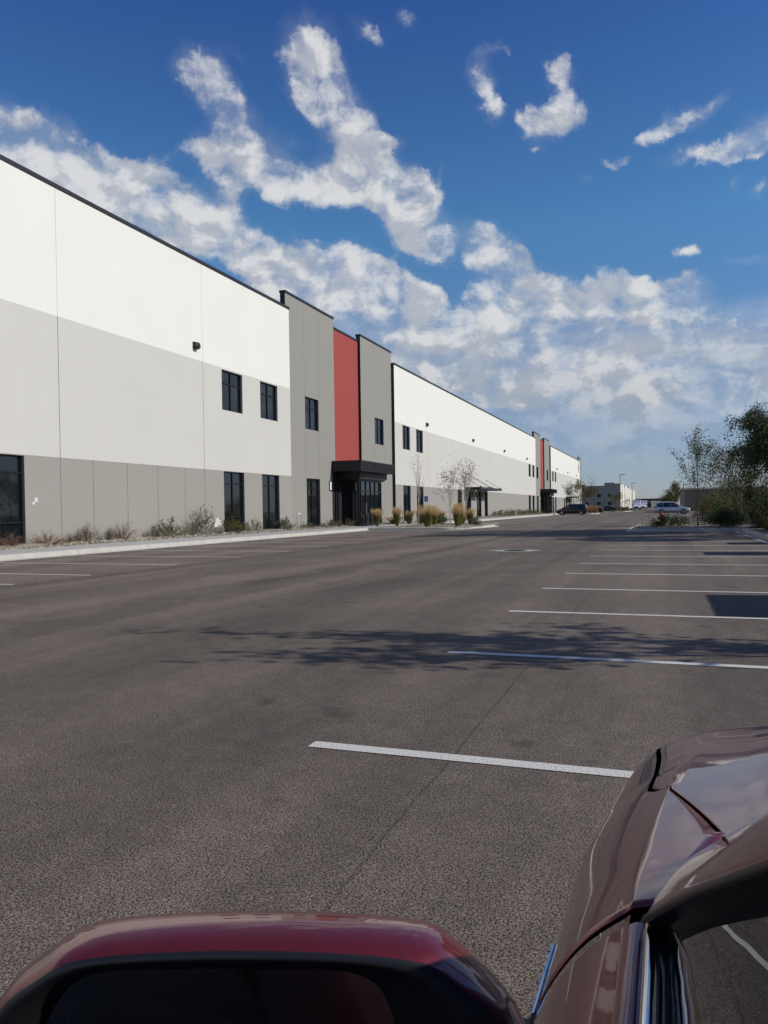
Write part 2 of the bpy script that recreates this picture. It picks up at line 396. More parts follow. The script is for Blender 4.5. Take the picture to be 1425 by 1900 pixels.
SKYTONE = [(0, (.41, .445, .60)), (.06, (.45, .48, .60)), (.2, (.47, .60, .72)), (.34, (.42, .73, .88)), (.57, (.27, .48, .84)), (1, (.32, .49, .82))]

w = bpy.data.worlds.new('World'); sc.world = w; w.use_nodes = True; nt = w.node_tree
bg = nt.nodes['Background']; bg.inputs['Strength'].default_value = .1
sky = N(nt, 'ShaderNodeTexSky', sky_type='NISHITA', sun_disc=False, sun_elevation=SUN_EL, sun_rotation=SUN_AZ, altitude=1300.0, air_density=1.0, dust_density=.6, ozone_density=2.0)
tc = N(nt, 'ShaderNodeTexCoord'); sx = N(nt, 'ShaderNodeSeparateXYZ'); L(nt, tc.outputs['Generated'], sx.inputs[0])
az = N(nt, 'ShaderNodeMath', operation='ARCTAN2'); L(nt, sx.outputs[0], az.inputs[0]); L(nt, sx.outputs[1], az.inputs[1])
el = N(nt, 'ShaderNodeMath', operation='ARCSINE'); L(nt, sx.outputs[2], el.inputs[0])
ae = N(nt, 'ShaderNodeCombineXYZ'); L(nt, az.outputs[0], ae.inputs[0]); L(nt, el.outputs[0], ae.inputs[1])
# tone of the clear sky by height: greyer haze at the horizon, deep blue above
tone = ramp(nt, el.outputs[0], SKYTONE)
skyc = mul(nt, mul(nt, sky.outputs[0], tone.outputs[0]), (1.4, 1.4, 1.4))
# warp the lookup so the cloud masses get ragged outlines
wn = N(nt, 'ShaderNodeTexNoise', noise_dimensions='2D', i_Scale=9.0, i_Detail=6.0, i_Roughness=.65); L(nt, ae.outputs[0], wn.inputs['Vector'])
ws = N(nt, 'ShaderNodeVectorMath', operation='SUBTRACT'); L(nt, wn.outputs['Color'], ws.inputs[0]); ws.inputs[1].default_value = (.5, .5, .5)
wm = N(nt, 'ShaderNodeVectorMath', operation='MULTIPLY_ADD'); L(nt, ws.outputs[0], wm.inputs[0]); wm.inputs[1].default_value = (.070, .055, 0); L(nt, ae.outputs[0], wm.inputs[2])
acc = None
for (a, e, rx, ry, th, wt) in CLOUDS:
    mp = N(nt, 'ShaderNodeMapping', vector_type='TEXTURE')
    mp.inputs['Location'].default_value = (a, e, 0); mp.inputs['Rotation'].default_value = (0, 0, th); mp.inputs['Scale'].default_value = (rx * 1.38, ry * 1.38, 1)
    L(nt, wm.outputs[0], mp.inputs['Vector'])
    gr = N(nt, 'ShaderNodeTexGradient', gradient_type='SPHERICAL'); L(nt, mp.outputs[0], gr.inputs['Vector'])
    ma = N(nt, 'ShaderNodeMath', operation='MULTIPLY_ADD', i_1=wt); L(nt, gr.outputs['Fac'], ma.inputs[0])
    if acc is None: ma.inputs[2].default_value = 0
    else: L(nt, acc, ma.inputs[2])
    acc = ma.outputs[0]
cap = N(nt, 'ShaderNodeMapRange', interpolation_type='SMOOTHSTEP', i_1=.0, i_2=.62, i_3=0.0, i_4=.82); L(nt, acc, cap.inputs[0])
# behind and beside the view the same kind of broken cover goes on
amb = N(nt, 'ShaderNodeTexNoise', noise_dimensions='2D', i_Scale=1.6, i_Detail=3.0); L(nt, ae.outputs[0], amb.inputs['Vector'])
ambr = ramp(nt, amb.outputs['Fac'], [(.48, g3(0)), (.70, g3(.45))])
outside = N(nt, 'ShaderNodeMapRange', i_1=.16, i_2=.45); L(nt, az.outputs[0], outside.inputs[0])
outside2 = N(nt, 'ShaderNodeMapRange', i_1=-.85, i_2=-1.1); L(nt, az.outputs[0], outside2.inputs[0])
up = N(nt, 'ShaderNodeMapRange', i_1=.60, i_2=.75); L(nt, el.outputs[0], up.inputs[0])
mx1 = N(nt, 'ShaderNodeMath', operation='MAXIMUM'); L(nt, outside.outputs[0], mx1.inputs[0]); L(nt, outside2.outputs[0], mx1.inputs[1])
iu = N(nt, 'ShaderNodeMath', operation='SUBTRACT', i_0=1.0); L(nt, up.outputs[0], iu.inputs[1])
mx2 = N(nt, 'ShaderNodeMath', operation='MULTIPLY'); L(nt, mx1.outputs[0], mx2.inputs[0]); L(nt, iu.outputs[0], mx2.inputs[1])
am = N(nt, 'ShaderNodeMath', operation='MULTIPLY'); L(nt, ambr.outputs[0], am.inputs[0]); L(nt, mx2.outputs[0], am.inputs[1])
base = N(nt, 'ShaderNodeMath', operation='MAXIMUM'); L(nt, cap.outputs[0], base.inputs[0]); L(nt, am.outputs[0], base.inputs[1])
def cloud_noise(off):
    o = N(nt, 'ShaderNodeVectorMath', operation='ADD'); L(nt, ae.outputs[0], o.inputs[0]); o.inputs[1].default_value = off
    s = N(nt, 'ShaderNodeVectorMath', operation='MULTIPLY'); L(nt, o.outputs[0], s.inputs[0]); s.inputs[1].default_value = (1, 1.35, 1)
    n = N(nt, 'ShaderNodeTexNoise', noise_dimensions='2D', i_Scale=15.0, i_Detail=7.0, i_Roughness=.62, i_Distortion=.15); L(nt, s.outputs[0], n.inputs['Vector'])
    vo = N(nt, 'ShaderNodeTexVoronoi', voronoi_dimensions='2D', i_Scale=24.0)
    wv = N(nt, 'ShaderNodeVectorMath', operation='MULTIPLY_ADD'); L(nt, wn.outputs['Color'], wv.inputs[0]); wv.inputs[1].default_value = (.06, .06, 0); L(nt, s.outputs[0], wv.inputs[2]); L(nt, wv.outputs[0], vo.inputs['Vector'])
    c = N(nt, 'ShaderNodeMath', operation='MULTIPLY_ADD', i_1=-.20); L(nt, vo.outputs['Distance'], c.inputs[0]); 
    a_ = N(nt, 'ShaderNodeMath', operation='ADD', i_1=.085); L(nt, n.outputs['Fac'], a_.inputs[0]); L(nt, a_.outputs[0], c.inputs[2])
    return c.outputs[0]
n1 = cloud_noise((0, 0, 0)); n2 = cloud_noise((.010, .012, 0))
mid = N(nt, 'ShaderNodeTexNoise', noise_dimensions='2D', i_Scale=7.0, i_Detail=3.0, i_Roughness=.5, i_Distortion=.4); L(nt, ae.outputs[0], mid.inputs['Vector'])
md0 = N(nt, 'ShaderNodeMath', operation='MULTIPLY_ADD', i_1=1.1, i_2=-.55); L(nt, mid.outputs['Fac'], md0.inputs[0])
md1 = N(nt, 'ShaderNodeMath', operation='ADD'); L(nt, md0.outputs[0], md1.inputs[0]); L(nt, base.outputs[0], md1.inputs[1])
dn = N(nt, 'ShaderNodeMath', operation='MULTIPLY_ADD', i_1=1.8); L(nt, n1, dn.inputs[0]); L(nt, md1.outputs[0], dn.inputs[2])
al = N(nt, 'ShaderNodeMapRange', interpolation_type='SMOOTHSTEP', i_1=1.12, i_2=1.98); L(nt, dn.outputs[0], al.inputs[0])
# a cloud needs some mass under it
gate = N(nt, 'ShaderNodeMapRange', interpolation_type='SMOOTHSTEP', i_1=.02, i_2=.22); L(nt, base.outputs[0], gate.inputs[0])
alp = N(nt, 'ShaderNodeMath', operation='MULTIPLY'); L(nt, al.outputs[0], alp.inputs[0]); L(nt, gate.outputs[0], alp.inputs[1])
df = N(nt, 'ShaderNodeMath', operation='SUBTRACT'); L(nt, n1, df.inputs[0]); L(nt, n2, df.inputs[1])
def low_noise(off):
    o = N(nt, 'ShaderNodeVectorMath', operation='ADD'); L(nt, ae.outputs[0], o.inputs[0]); o.inputs[1].default_value = off
    n = N(nt, 'ShaderNodeTexNoise', noise_dimensions='2D', i_Scale=9.0, i_Detail=2.0, i_Roughness=.5); L(nt, o.outputs[0], n.inputs['Vector']); return n.outputs['Fac']
dl = N(nt, 'ShaderNodeMath', operation='SUBTRACT'); L(nt, low_noise((7.7, 0, 0)), dl.inputs[0]); L(nt, low_noise((7.73, .03, 0)), dl.inputs[1])
dsum = N(nt, 'ShaderNodeMath', operation='MULTIPLY_ADD', i_1=.55); L(nt, dl.outputs[0], dsum.inputs[0]); L(nt, df.outputs[0], dsum.inputs[2])
# thick cores are greyer, the lit rims white
core = N(nt, 'ShaderNodeMapRange', i_1=1.35, i_2=1.85, i_3=.05, i_4=-.035); L(nt, dn.outputs[0], core.inputs[0])
dtot = N(nt, 'ShaderNodeMath', operation='ADD'); L(nt, dsum.outputs[0], dtot.inputs[0]); L(nt, core.outputs[0], dtot.inputs[1])
lt = N(nt, 'ShaderNodeMapRange', interpolation_type='SMOOTHSTEP', i_1=-.12, i_2=.13); L(nt, dtot.outputs[0], lt.inputs[0])
# height above the horizon also brightens, thick low cover greys
hi = N(nt, 'ShaderNodeMapRange', i_1=.12, i_2=.24, i_3=.3, i_4=1.0); L(nt, el.outputs[0], hi.inputs[0])
cb = mul(nt, (4.8, 5.05, 5.55), (7.4, 7.4, 7.4), 'MIX', lt.outputs[0])
cg = mul(nt, (3.2, 3.65, 4.3), (5.4, 5.5, 5.75), 'MIX', lt.outputs[0])
cc = mul(nt, cg, cb, 'MIX', hi.outputs[0])
veil = N(nt, 'ShaderNodeMapRange', interpolation_type='SMOOTHSTEP', i_1=.05, i_2=.9, i_3=0.0, i_4=.30); L(nt, acc, veil.inputs[0])
alv = N(nt, 'ShaderNodeMath', operation='MAXIMUM'); L(nt, alp.outputs[0], alv.inputs[0]); L(nt, veil.outputs[0], alv.inputs[1])
# hazy streaked bank low over the horizon
be = N(nt, 'ShaderNodeMapRange', interpolation_type='SMOOTHSTEP', i_1=.02, i_2=.15); L(nt, el.outputs[0], be.inputs[0])
be2 = N(nt, 'ShaderNodeMapRange', interpolation_type='SMOOTHSTEP', i_1=.245, i_2=.185); L(nt, el.outputs[0], be2.inputs[0])
sv = N(nt, 'ShaderNodeVectorMath', operation='MULTIPLY'); L(nt, ae.outputs[0], sv.inputs[0]); sv.inputs[1].default_value = (1, 3.2, 1)
sn = N(nt, 'ShaderNodeTexNoise', noise_dimensions='2D', i_Scale=7.0, i_Detail=6.0, i_Roughness=.62, i_Distortion=.3); L(nt, sv.outputs[0], sn.inputs['Vector'])
sr = N(nt, 'ShaderNodeMapRange', interpolation_type='SMOOTHSTEP', i_1=.30, i_2=.68, i_3=.40, i_4=.95); L(nt, sn.outputs['Fac'], sr.inputs[0])
b1 = N(nt, 'ShaderNodeMath', operation='MULTIPLY'); L(nt, be.outputs[0], b1.inputs[0]); L(nt, be2.outputs[0], b1.inputs[1])
b2 = N(nt, 'ShaderNodeMath', operation='MULTIPLY'); L(nt, b1.outputs[0], b2.inputs[0]); L(nt, sr.outputs[0], b2.inputs[1])
alx = N(nt, 'ShaderNodeMath', operation='MAXIMUM'); L(nt, alv.outputs[0], alx.inputs[0]); L(nt, b2.outputs[0], alx.inputs[1]); alv = alx
alm = N(nt, 'ShaderNodeMath', operation='MULTIPLY', i_1=.9); L(nt, alv.outputs[0], alm.inputs[0])
L(nt, mul(nt, skyc, cc, 'MIX', alm.outputs[0]), bg.inputs['Color'])

sc.render.engine = 'CYCLES'
sc.cycles.max_bounces = 6; sc.cycles.diffuse_bounces = 2; sc.cycles.glossy_bounces = 3; sc.cycles.transmission_bounces = 2; sc.cycles.transparent_max_bounces = 4
sc.cycles.use_adaptive_sampling = True; sc.cycles.adaptive_threshold = .02; sc.cycles.use_denoising = True
w.cycles.sampling_method = 'MANUAL'; w.cycles.sample_map_resolution = 512

# ------------------------------------------------------------------ ground, parking lot
XK, XW, XP, XR = -17.3, -20.6, -20.85, -21.05      # kerb, white wall plane, pilaster plane, red panel plane
m = MB(); m.quad((-1500, -1500, -.02), (1500, -1500, -.02), (1500, 3000, -.02), (-1500, 3000, -.02))
tag(m.build('ground', M['dirt']), kind='structure')
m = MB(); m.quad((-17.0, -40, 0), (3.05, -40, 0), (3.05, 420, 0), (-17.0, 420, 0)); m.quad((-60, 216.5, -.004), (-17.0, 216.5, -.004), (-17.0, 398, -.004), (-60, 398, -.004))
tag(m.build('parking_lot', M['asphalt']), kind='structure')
def line_strip(x0, x1, y, w=.10, seed=0, rot=0.0):
    mb = MB(); n = 12; dy = math.tan(rot)
    for i in range(n):
        a, b = x0 + (x1 - x0) * i / n, x0 + (x1 - x0) * (i + 1) / n
        mb.quad((a, y - w / 2 + dy * (a - x0), .004), (b, y - w / 2 + dy * (b - x0), .004), (b, y + w / 2 + dy * (b - x0), .004), (a, y + w / 2 + dy * (a - x0), .004))
    return mb
mb = MB()
for y in (3.77, 6.57, 9.38, 12.15, 14.98, 17.65, 20.4, 23.2, 26.0, 28.8, 31.6, 34.4, 37.0, .95, -1.85, -4.65, -7.45):
    q = line_strip(-1.79, 3.04, y); mb.add(q.v, q.f)
for i in range(19):
    y = 12.92 + i * 3.0 if i < 11 else -17 + 3 * (i - 11) + 6.92
    if y > 44: continue
    q = line_strip(-16.99, -11.06, y, .09); mb.add(q.v, q.f)
for i in range(26):
    q = line_strip(-16.99, -12.4, 61.5 + i * 2.9, .09)
    mb.add(q.v, q.f)
for i in range(22):
    y = 60 + i * 2.8
    q = line_strip(-1.79, 3.04, y, .09); mb.add(q.v, q.f)
for x0, x1, y in ((-7.2, -6.35, 47.8), (-13.9, -13.1, 87), (-4.9, -3.6, 67.2)):
    q = line_strip(x0, x1, y, .5); mb.add(q.v, q.f)
tag(mb.build('stall_markings', M['line']), kind='structure')
# hard-worn marks on the near asphalt
# manhole with a concrete collar
m = MB()
cx, cy = -4.13, 22.75; ring = []
oc = [(.80, 0), (.30, .52), (-.30, .52), (-.80, 0), (-.30, -.52), (.30, -.52)]
n = 48; vo = []; vi = []
for k in range(n):
    a = 2 * PI * k / n; d = (math.cos(a), math.sin(a))
    r = 10
    for i in range(6):
        (x1, y1), (x2, y2) = oc[i], oc[(i + 1) % 6]; ex, ey = x2 - x1, y2 - y1
        den = d[0] * ey - d[1] * ex
        if abs(den) > 1e-9:
            t = (x1 * ey - y1 * ex) / den
            if t > 0: r = min(r, t)
    vo.append((cx + d[0] * r, cy + d[1] * r, .006)); vi.append((cx + d[0] * .34, cy + d[1] * .34, .006))
for k in range(n): m.quad(vo[k], vo[(k + 1) % n], vi[(k + 1) % n], vi[k])
root = empty('manhole', (cx, cy, 0), 'round iron manhole cover set in a pale concrete collar in the drive aisle', 'manhole')
o = m.build('collar', M['concrete']); o.parent = root; o.location = (-cx, -cy, 0)
m = MB(); m.lathe([(0, .010), (.27, .010), (.275, .014), (.335, .014), (.335, -.01)], n=40)
for i in range(-3, 4): m.box(-.2, .2, i * .06 - .012, i * .06 + .012, .0105, .016)
m.build('cover', M['iron'], root)

def kerb_run(x_face, y0, y1, side, seg=3.05):
    """kerb and gutter beside a straight edge; side=+1 puts the gutter on +X"""
    mb = MB(); y = y0
    while y < y1 - .01:
        e = min(y + seg, y1); g = .012
        a, b = (x_face - .16, x_face) if side > 0 else (x_face, x_face + .16)
        # battered face with a rounded top edge
        fx, bx = (b, a) if side > 0 else (a, b); s = side
        prof = [(bx, -.02), (bx, .150), (fx - s * .035, .152), (fx - s * .010, .143), (fx, .120), (fx + s * .025, .012), (fx + s * .30, .006), (fx + s * .30, -.02)]
        rows = [[(px, yy, pz) for px, pz in prof] for yy in (y + g / 2, e - g / 2)]
        if side > 0: rows.reverse()
        mb.grid(rows)
        mb.add(rows[0], [tuple(range(len(prof)))]); mb.add(rows[1], [tuple(range(len(prof) - 1, -1, -1))])
        y = e
    return mb
tag(kerb_run(XK, -20, 214, 1).build('kerb', M['concrete'], recalc=True), kind='structure')
tag(kerb_run(3.35, -20, 300, -1).build('kerb', M['concrete'], recalc=True), kind='structure')
# sidewalk along the building, in panels
m = MB(); y = -20
while y < 214:
    m.box(-19.72, XK - .17, y + .006, y + 1.994, -.02, .154); y += 2
for (ya, yb) in ((47.2, 54.6), (139.6, 147)):
    m.add([(-20.8, ya, .262), (-19.73, ya, .16), (-19.73, yb, .16), (-20.8, yb, .262)], [(3, 2, 1, 0)])
tag(m.build('sidewalk', M['walk'], recalc=True), kind='structure')
# planting strip: soil rising to the wall
m = MB(); random.seed(3)
ys = [-20 + i * .5 for i in range(469)]
rows = [[(x, y, z + random.uniform(-.012, .012)) for x, z in ((-19.71, .135), (-19.9, .17), (-20.2, .21), (-20.6, .235), (-20.84, .24))] for y in ys]
m.grid(rows); tag(m.build('planting_strip', M['soil'], smooth=True, recalc=True), kind='structure')

def rock(mb, c, r):
    vs = []; ph = random.random() * 6.28; q = random.uniform(.6, 1.1)
    for i, (rz, h) in enumerate(((.55, -.4), (1, .05), (.62, .5))):
        for k in range(5):
            a = ph + 2 * PI * k / 5 + i * .5; j = random.uniform(.75, 1.2)
            vs.append((c[0] + math.cos(a) * r * rz * j, c[1] + math.sin(a) * r * rz * j * q, c[2] + h * r * random.uniform(.7, 1.1)))
    fs = []
    for i in range(2):
        for k in range(5): fs.append((i * 5 + k, i * 5 + (k + 1) % 5, i * 5 + 5 + (k + 1) % 5, i * 5 + 5 + k))
    fs.append((10, 11, 12, 13, 14)); mb.add(vs, fs, random.choice((0, 0, 1, 2)))
M['rock2'] = simple('pale_river_rock', (.48, .43, .33), .85, var=.3, scale=9)
M['rock3'] = simple('grey_river_rock', (.24, .22, .19), .85, var=.3, scale=9)
ROCK = [M['rock'], M['rock2'], M['rock3']]
mb = MB(); random.seed(5)
for i in range(9000):
    y = 15 + (random.random() ** 1.5) * 40; x = random.uniform(-20.55, -19.72)
    if 47.2 < y < 54.6: continue
    z = .135 + (.1 if x < -20.1 else .1 * (-19.7 - x) / .4)
    rock(mb, (x, y, z + .012), random.uniform(.022, .05))
for i in range(900):
    rock(mb, (random.uniform(-20.55, -19.75), random.uniform(60, 130), .23), random.uniform(.05, .10))
tag(mb.build('river_rock', ROCK), 'tan river rock mulch scattered along the foot of the building wall', 'rock mulch', kind='stuff')

def inset(poly, d):
    n = len(poly); out = []
    for i in range(n):
        p0, p1, p2 = Vector(poly[i - 1]), Vector(poly[i]), Vector(poly[(i + 1) % n])
        a = (p1 - p0).normalized(); b = (p2 - p1).normalized()
        na, nb = Vector((-a.y, a.x)), Vector((-b.y, b.x)); nn = (na + nb); nn = nn / max(nn.length_squared, .3) * 2
        out.append((p1.x + nn.x * d, p1.y + nn.y * d))
    return out
def rounded(corners, seg=7):
    out = []
    for i, (x, y, r) in enumerate(corners):
        p0 = Vector(corners[i - 1][:2]); p1 = Vector((x, y)); p2 = Vector(corners[(i + 1) % len(corners)][:2])
        if r <= 0: out.append((x, y)); continue
        a = (p0 - p1).normalized() * r + p1; b = (p2 - p1).normalized() * r + p1
        for k in range(seg + 1):
            t = k / seg; q = a * (1 - t) ** 2 + p1 * 2 * t * (1 - t) + b * t * t; out.append((q.x, q.y))
    return out
def island(corners, soil_z=.12, gutter=.32, rocks=800, seed=1, rr_=(.03, .07), name='planter_island', mound=0.05):
    path = rounded(corners); random.seed(seed)     # counter-clockwise
    g = inset(path, -gutter); inn = inset(path, .15); top = inset(path, .03)
    mb = MB(); n = len(path)
    rings = [[(x, y, .007) for x, y in g], [(x, y, .012) for x, y in inset(path, -.02)], [(x, y, .125) for x, y in path], [(x, y, .15) for x, y in top], [(x, y, .152) for x, y in inn], [(x, y, soil_z - .05) for x, y in inn]]
    for a, b in zip(rings, rings[1:]):
        for k in range(n): mb.quad(a[k], a[(k + 1) % n], b[(k + 1) % n], b[k])
    tag(mb.build('kerb', M['concrete'], recalc=True), kind='structure')
    cxx = sum(p[0] for p in inn) / n; cyy = sum(p[1] for p in inn) / n
    mb = MB()
    for t0, t1 in ((1, .8), (.8, .5), (.5, .2), (.2, 0)):
        f = lambda t: [(cxx + (x - cxx) * t, cyy + (y - cyy) * t, soil_z + mound * (1 - t)) for x, y in inn]
        A, B = f(t0), f(t1)
        for k in range(n): mb.quad(A[k], A[(k + 1) % n], B[(k + 1) % n], B[k])
    tag(mb.build('planter_soil', M['soil'], merge=True), kind='structure')
    mb = MB()
    for i in range(rocks):
        t = math.sqrt(random.random()) * .97; k = random.randrange(n); s = random.random()
        px = inn[k][0] * s + inn[(k + 1) % n][0] * (1 - s); py = inn[k][1] * s + inn[(k + 1) % n][1] * (1 - s)
        # even cover: pick inside bounding box instead for large islands
        bx = random.uniform(min(p[0] for p in inn), max(p[0] for p in inn)); by = random.uniform(min(p[1] for p in inn), max(p[1] for p in inn))
        if (i % 3) == 0: bx, by = cxx + (px - cxx) * t, cyy + (py - cyy) * t
        rock(mb, (bx, by, soil_z + mound * .5), random.uniform(*rr_))
    return mb
mb = island([(XK, 45.0, 0), (-11.6, 45.0, 1.0), (-10.75, 52.0, 1.2), (-12.2, 57.8, 1.0), (XK, 59.5, 0)], rocks=5200, seed=7)
tag(mb.build('river_rock', ROCK), 'tan river rock covering the planter island by the near entrance', 'rock mulch', kind='stuff')
mb = island([(XK, 137.4, 0), (-11.6, 137.4, 1.0), (-10.9, 145, 1.2), (-12.2, 150, 1.0), (XK, 151.5, 0)], rocks=500, seed=8, rr_=(.06, .1))
tag(mb.build('river_rock', ROCK), 'tan river rock on the planter island beyond the black car', 'rock mulch', kind='stuff')
mb = island([(-1.55, 39.9, .7), (3.3, 39.9, 0), (3.3, 57.5, 0), (-.6, 57.5, 1.2), (-1.55, 50.5, .8)], rocks=4200, seed=9)
tag(mb.build('river_rock', ROCK), 'tan river rock covering the right hand planter island around the small tree', 'rock mulch', kind='stuff')
mb = island([(-10.7, 187, 1), (-8.3, 187, 1), (-8.0, 215, 1), (-10.7, 215, 1)], rocks=10, seed=10)
tag(mb.build('river_rock', ROCK), 'loose rock under the low green growth by the far lamp pole', 'rock mulch', kind='stuff')
# planted verge on the right, beyond the kerb
m = MB(); random.seed(4)
rows = []
for i in range(320):
    y = -20 + i; rows.append([(x, y, z + random.uniform(-.02, .02)) for x, z in ((3.52, .13), (4.2, .16), (5.5, .22), (8, .3), (12, .35), (20, .3), (40, .2))])
m.grid(rows); tag(m.build('verge', M['soil'], smooth=True, recalc=True), kind='structure')

# ------------------------------------------------------------------ the warehouse
def wall(name, X, y0, y1, z1, holes, bands, joints, parent, z0=.02, reveal=.15, end_shade=0, thick=.4, jm='joint', south_end=False):
    """tilt-up wall facing +X: colour bands by height, window openings with reveals, sealant joints"""
    hj = .014
    ys = sorted({y0, y1} | {v for h in holes for v in h[:2] if y0 < v < y1} | {v for j in joints for v in (j[0] - hj, j[0] + hj)})
    zs = sorted({z0, z1} | {v for h in holes for v in h[2:4]} | {b[0] for b in bands if z0 < b[0] < z1} | {v for j in joints for v in j[1:3] if z0 < v < z1})
    mats = []; 
    def mi(k):
        if k not in mats: mats.append(k)
        return mats.index(k)
    def band(z):
        k = bands[0][1]
        for bz, bm_ in bands:
            if z >= bz: k = bm_
        return k
    mb = MB()
    for a, b in zip(ys, ys[1:]):
        if b - a < 1e-6: continue
        yc = (a + b) / 2
        for c, d in zip(zs, zs[1:]):
            if d - c < 1e-6: continue
            zc = (c + d) / 2
            if any(h[0] < yc < h[1] and h[2] < zc < h[3] for h in holes): continue
            isj = any(abs(yc - j[0]) < hj and j[1] < zc < j[2] for j in joints)
            k = (('jointw' if band(zc) == 'white' else 'joint') if isj else band(zc))
            mb.quad((X, a, c), (X, b, c), (X, b, d), (X, a, d), mi(k))
    for (a, b, c, d) in [h[:4] for h in holes]:
        k = mi(band((c + d) / 2)); Z = X - reveal
        mb.quad((X, a, c), (X, a, d), (Z, a, d), (Z, a, c), k); mb.quad((X, b, c), (Z, b, c), (Z, b, d), (X, b, d), k)
        mb.quad((X, a, d), (X, b, d), (Z, b, d), (Z, a, d), k); mb.quad((X, a, c), (Z, a, c), (Z, b, c), (X, b, c), k)
        mb.quad((Z - .6, a, c), (Z - .6, b, c), (Z - .6, b, d), (Z - .6, a, d), mi('blackp'))
    e = mi('coping') if end_shade else mi(bands[-1][1]); T = X - thick  # dark coping colour on the ends: their shade painted in
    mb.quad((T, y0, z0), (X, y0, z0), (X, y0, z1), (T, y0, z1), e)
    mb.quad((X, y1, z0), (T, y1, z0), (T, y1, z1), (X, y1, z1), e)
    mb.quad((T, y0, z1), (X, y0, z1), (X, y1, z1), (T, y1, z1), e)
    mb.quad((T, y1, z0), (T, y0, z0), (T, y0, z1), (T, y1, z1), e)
    o = mb.build(name, [M[k] for k in mats], parent)
    return o
def coping(X, y0, y1, z, parent, thick=.4, h=.12):
    m = MB(); m.box(X - thick - .04, X + .045, y0 - .03, y1 + .03, z - .02, z + h)
    return m.build('roof_edge', M['coping'], parent)
def window(parent, X, ya, yb, za, zb, cols=2, trans=(), reveal=.15, cw=.055, name='window'):
    xf, xb = X - reveal + .05, X - reveal - .03; m = MB(); w = .05
    m.box(xb, xf, ya + .004, ya + w, za + .004, zb - .004); m.box(xb, xf, yb - w, yb - .004, za + .004, zb - .004)
    m.box(xb, xf, ya + w, yb - w, za + .004, za + w); m.box(xb, xf, ya + w, yb - w, zb - w, zb - .004)
    mul_ = [ya + (yb - ya) * k / cols for k in range(1, cols)]
    for y in mul_: m.box(xb, xf - .004, y - cw / 2, y + cw / 2, za + w, zb - w)
    eds = [ya + w] + [v for y in mul_ for v in (y - cw / 2, y + cw / 2)] + [yb - w]
    for z in trans:
        for a, b in zip(eds[::2], eds[1::2]): m.box(xb, xf - .004, a, b, z - cw / 2, z + cw / 2)
    fr = m.build(name, M['frame'], parent)
    p = MB(); xg = X - reveal - .005
    zz = [za + w] + sorted(v for z in trans for v in (z - cw / 2, z + cw / 2)) + [zb - w]
    for a, b in zip(eds[::2], eds[1::2]):
        for c, d in zip(zz[::2], zz[1::2]): p.quad((xg, a, c), (xg, b, c), (xg, b, d), (xg, a, d))
    p.build('pane', M['glass'], fr)
    return fr
bld = empty('warehouse_building', (XW, 100, 0), 'long tilt up warehouse in white and grey bands with red accent panels', 'warehouse')
class Shift:  # parts are authored in world coordinates
    pass
parts_before = set(bpy.data.objects)
G3 = lambda: [(0, 'grey'), (3.32, 'light'), (8.43, 'white')]
U = (6.35, 8.35); LW = (.28, 3.29)
def upper(X, a): window(bld, X, a, a + 2.0, *U, cols=2, trans=(7.72,))
def lower(X, a, b=None, rev=.15): window(bld, X, a, b or a + 2.0, *LW, cols=2, trans=(1.0, 2.7))
def hole_u(a): return (a, a + 2.0, *U)
def hole_l(a, b=None): return (a, b or a + 2.0, *LW)
def reveals(y0, y1, step=2.03): 
    out = []; y = y0
    while y < y1: out.append((y, .1, 3.32)); y += step
    return out
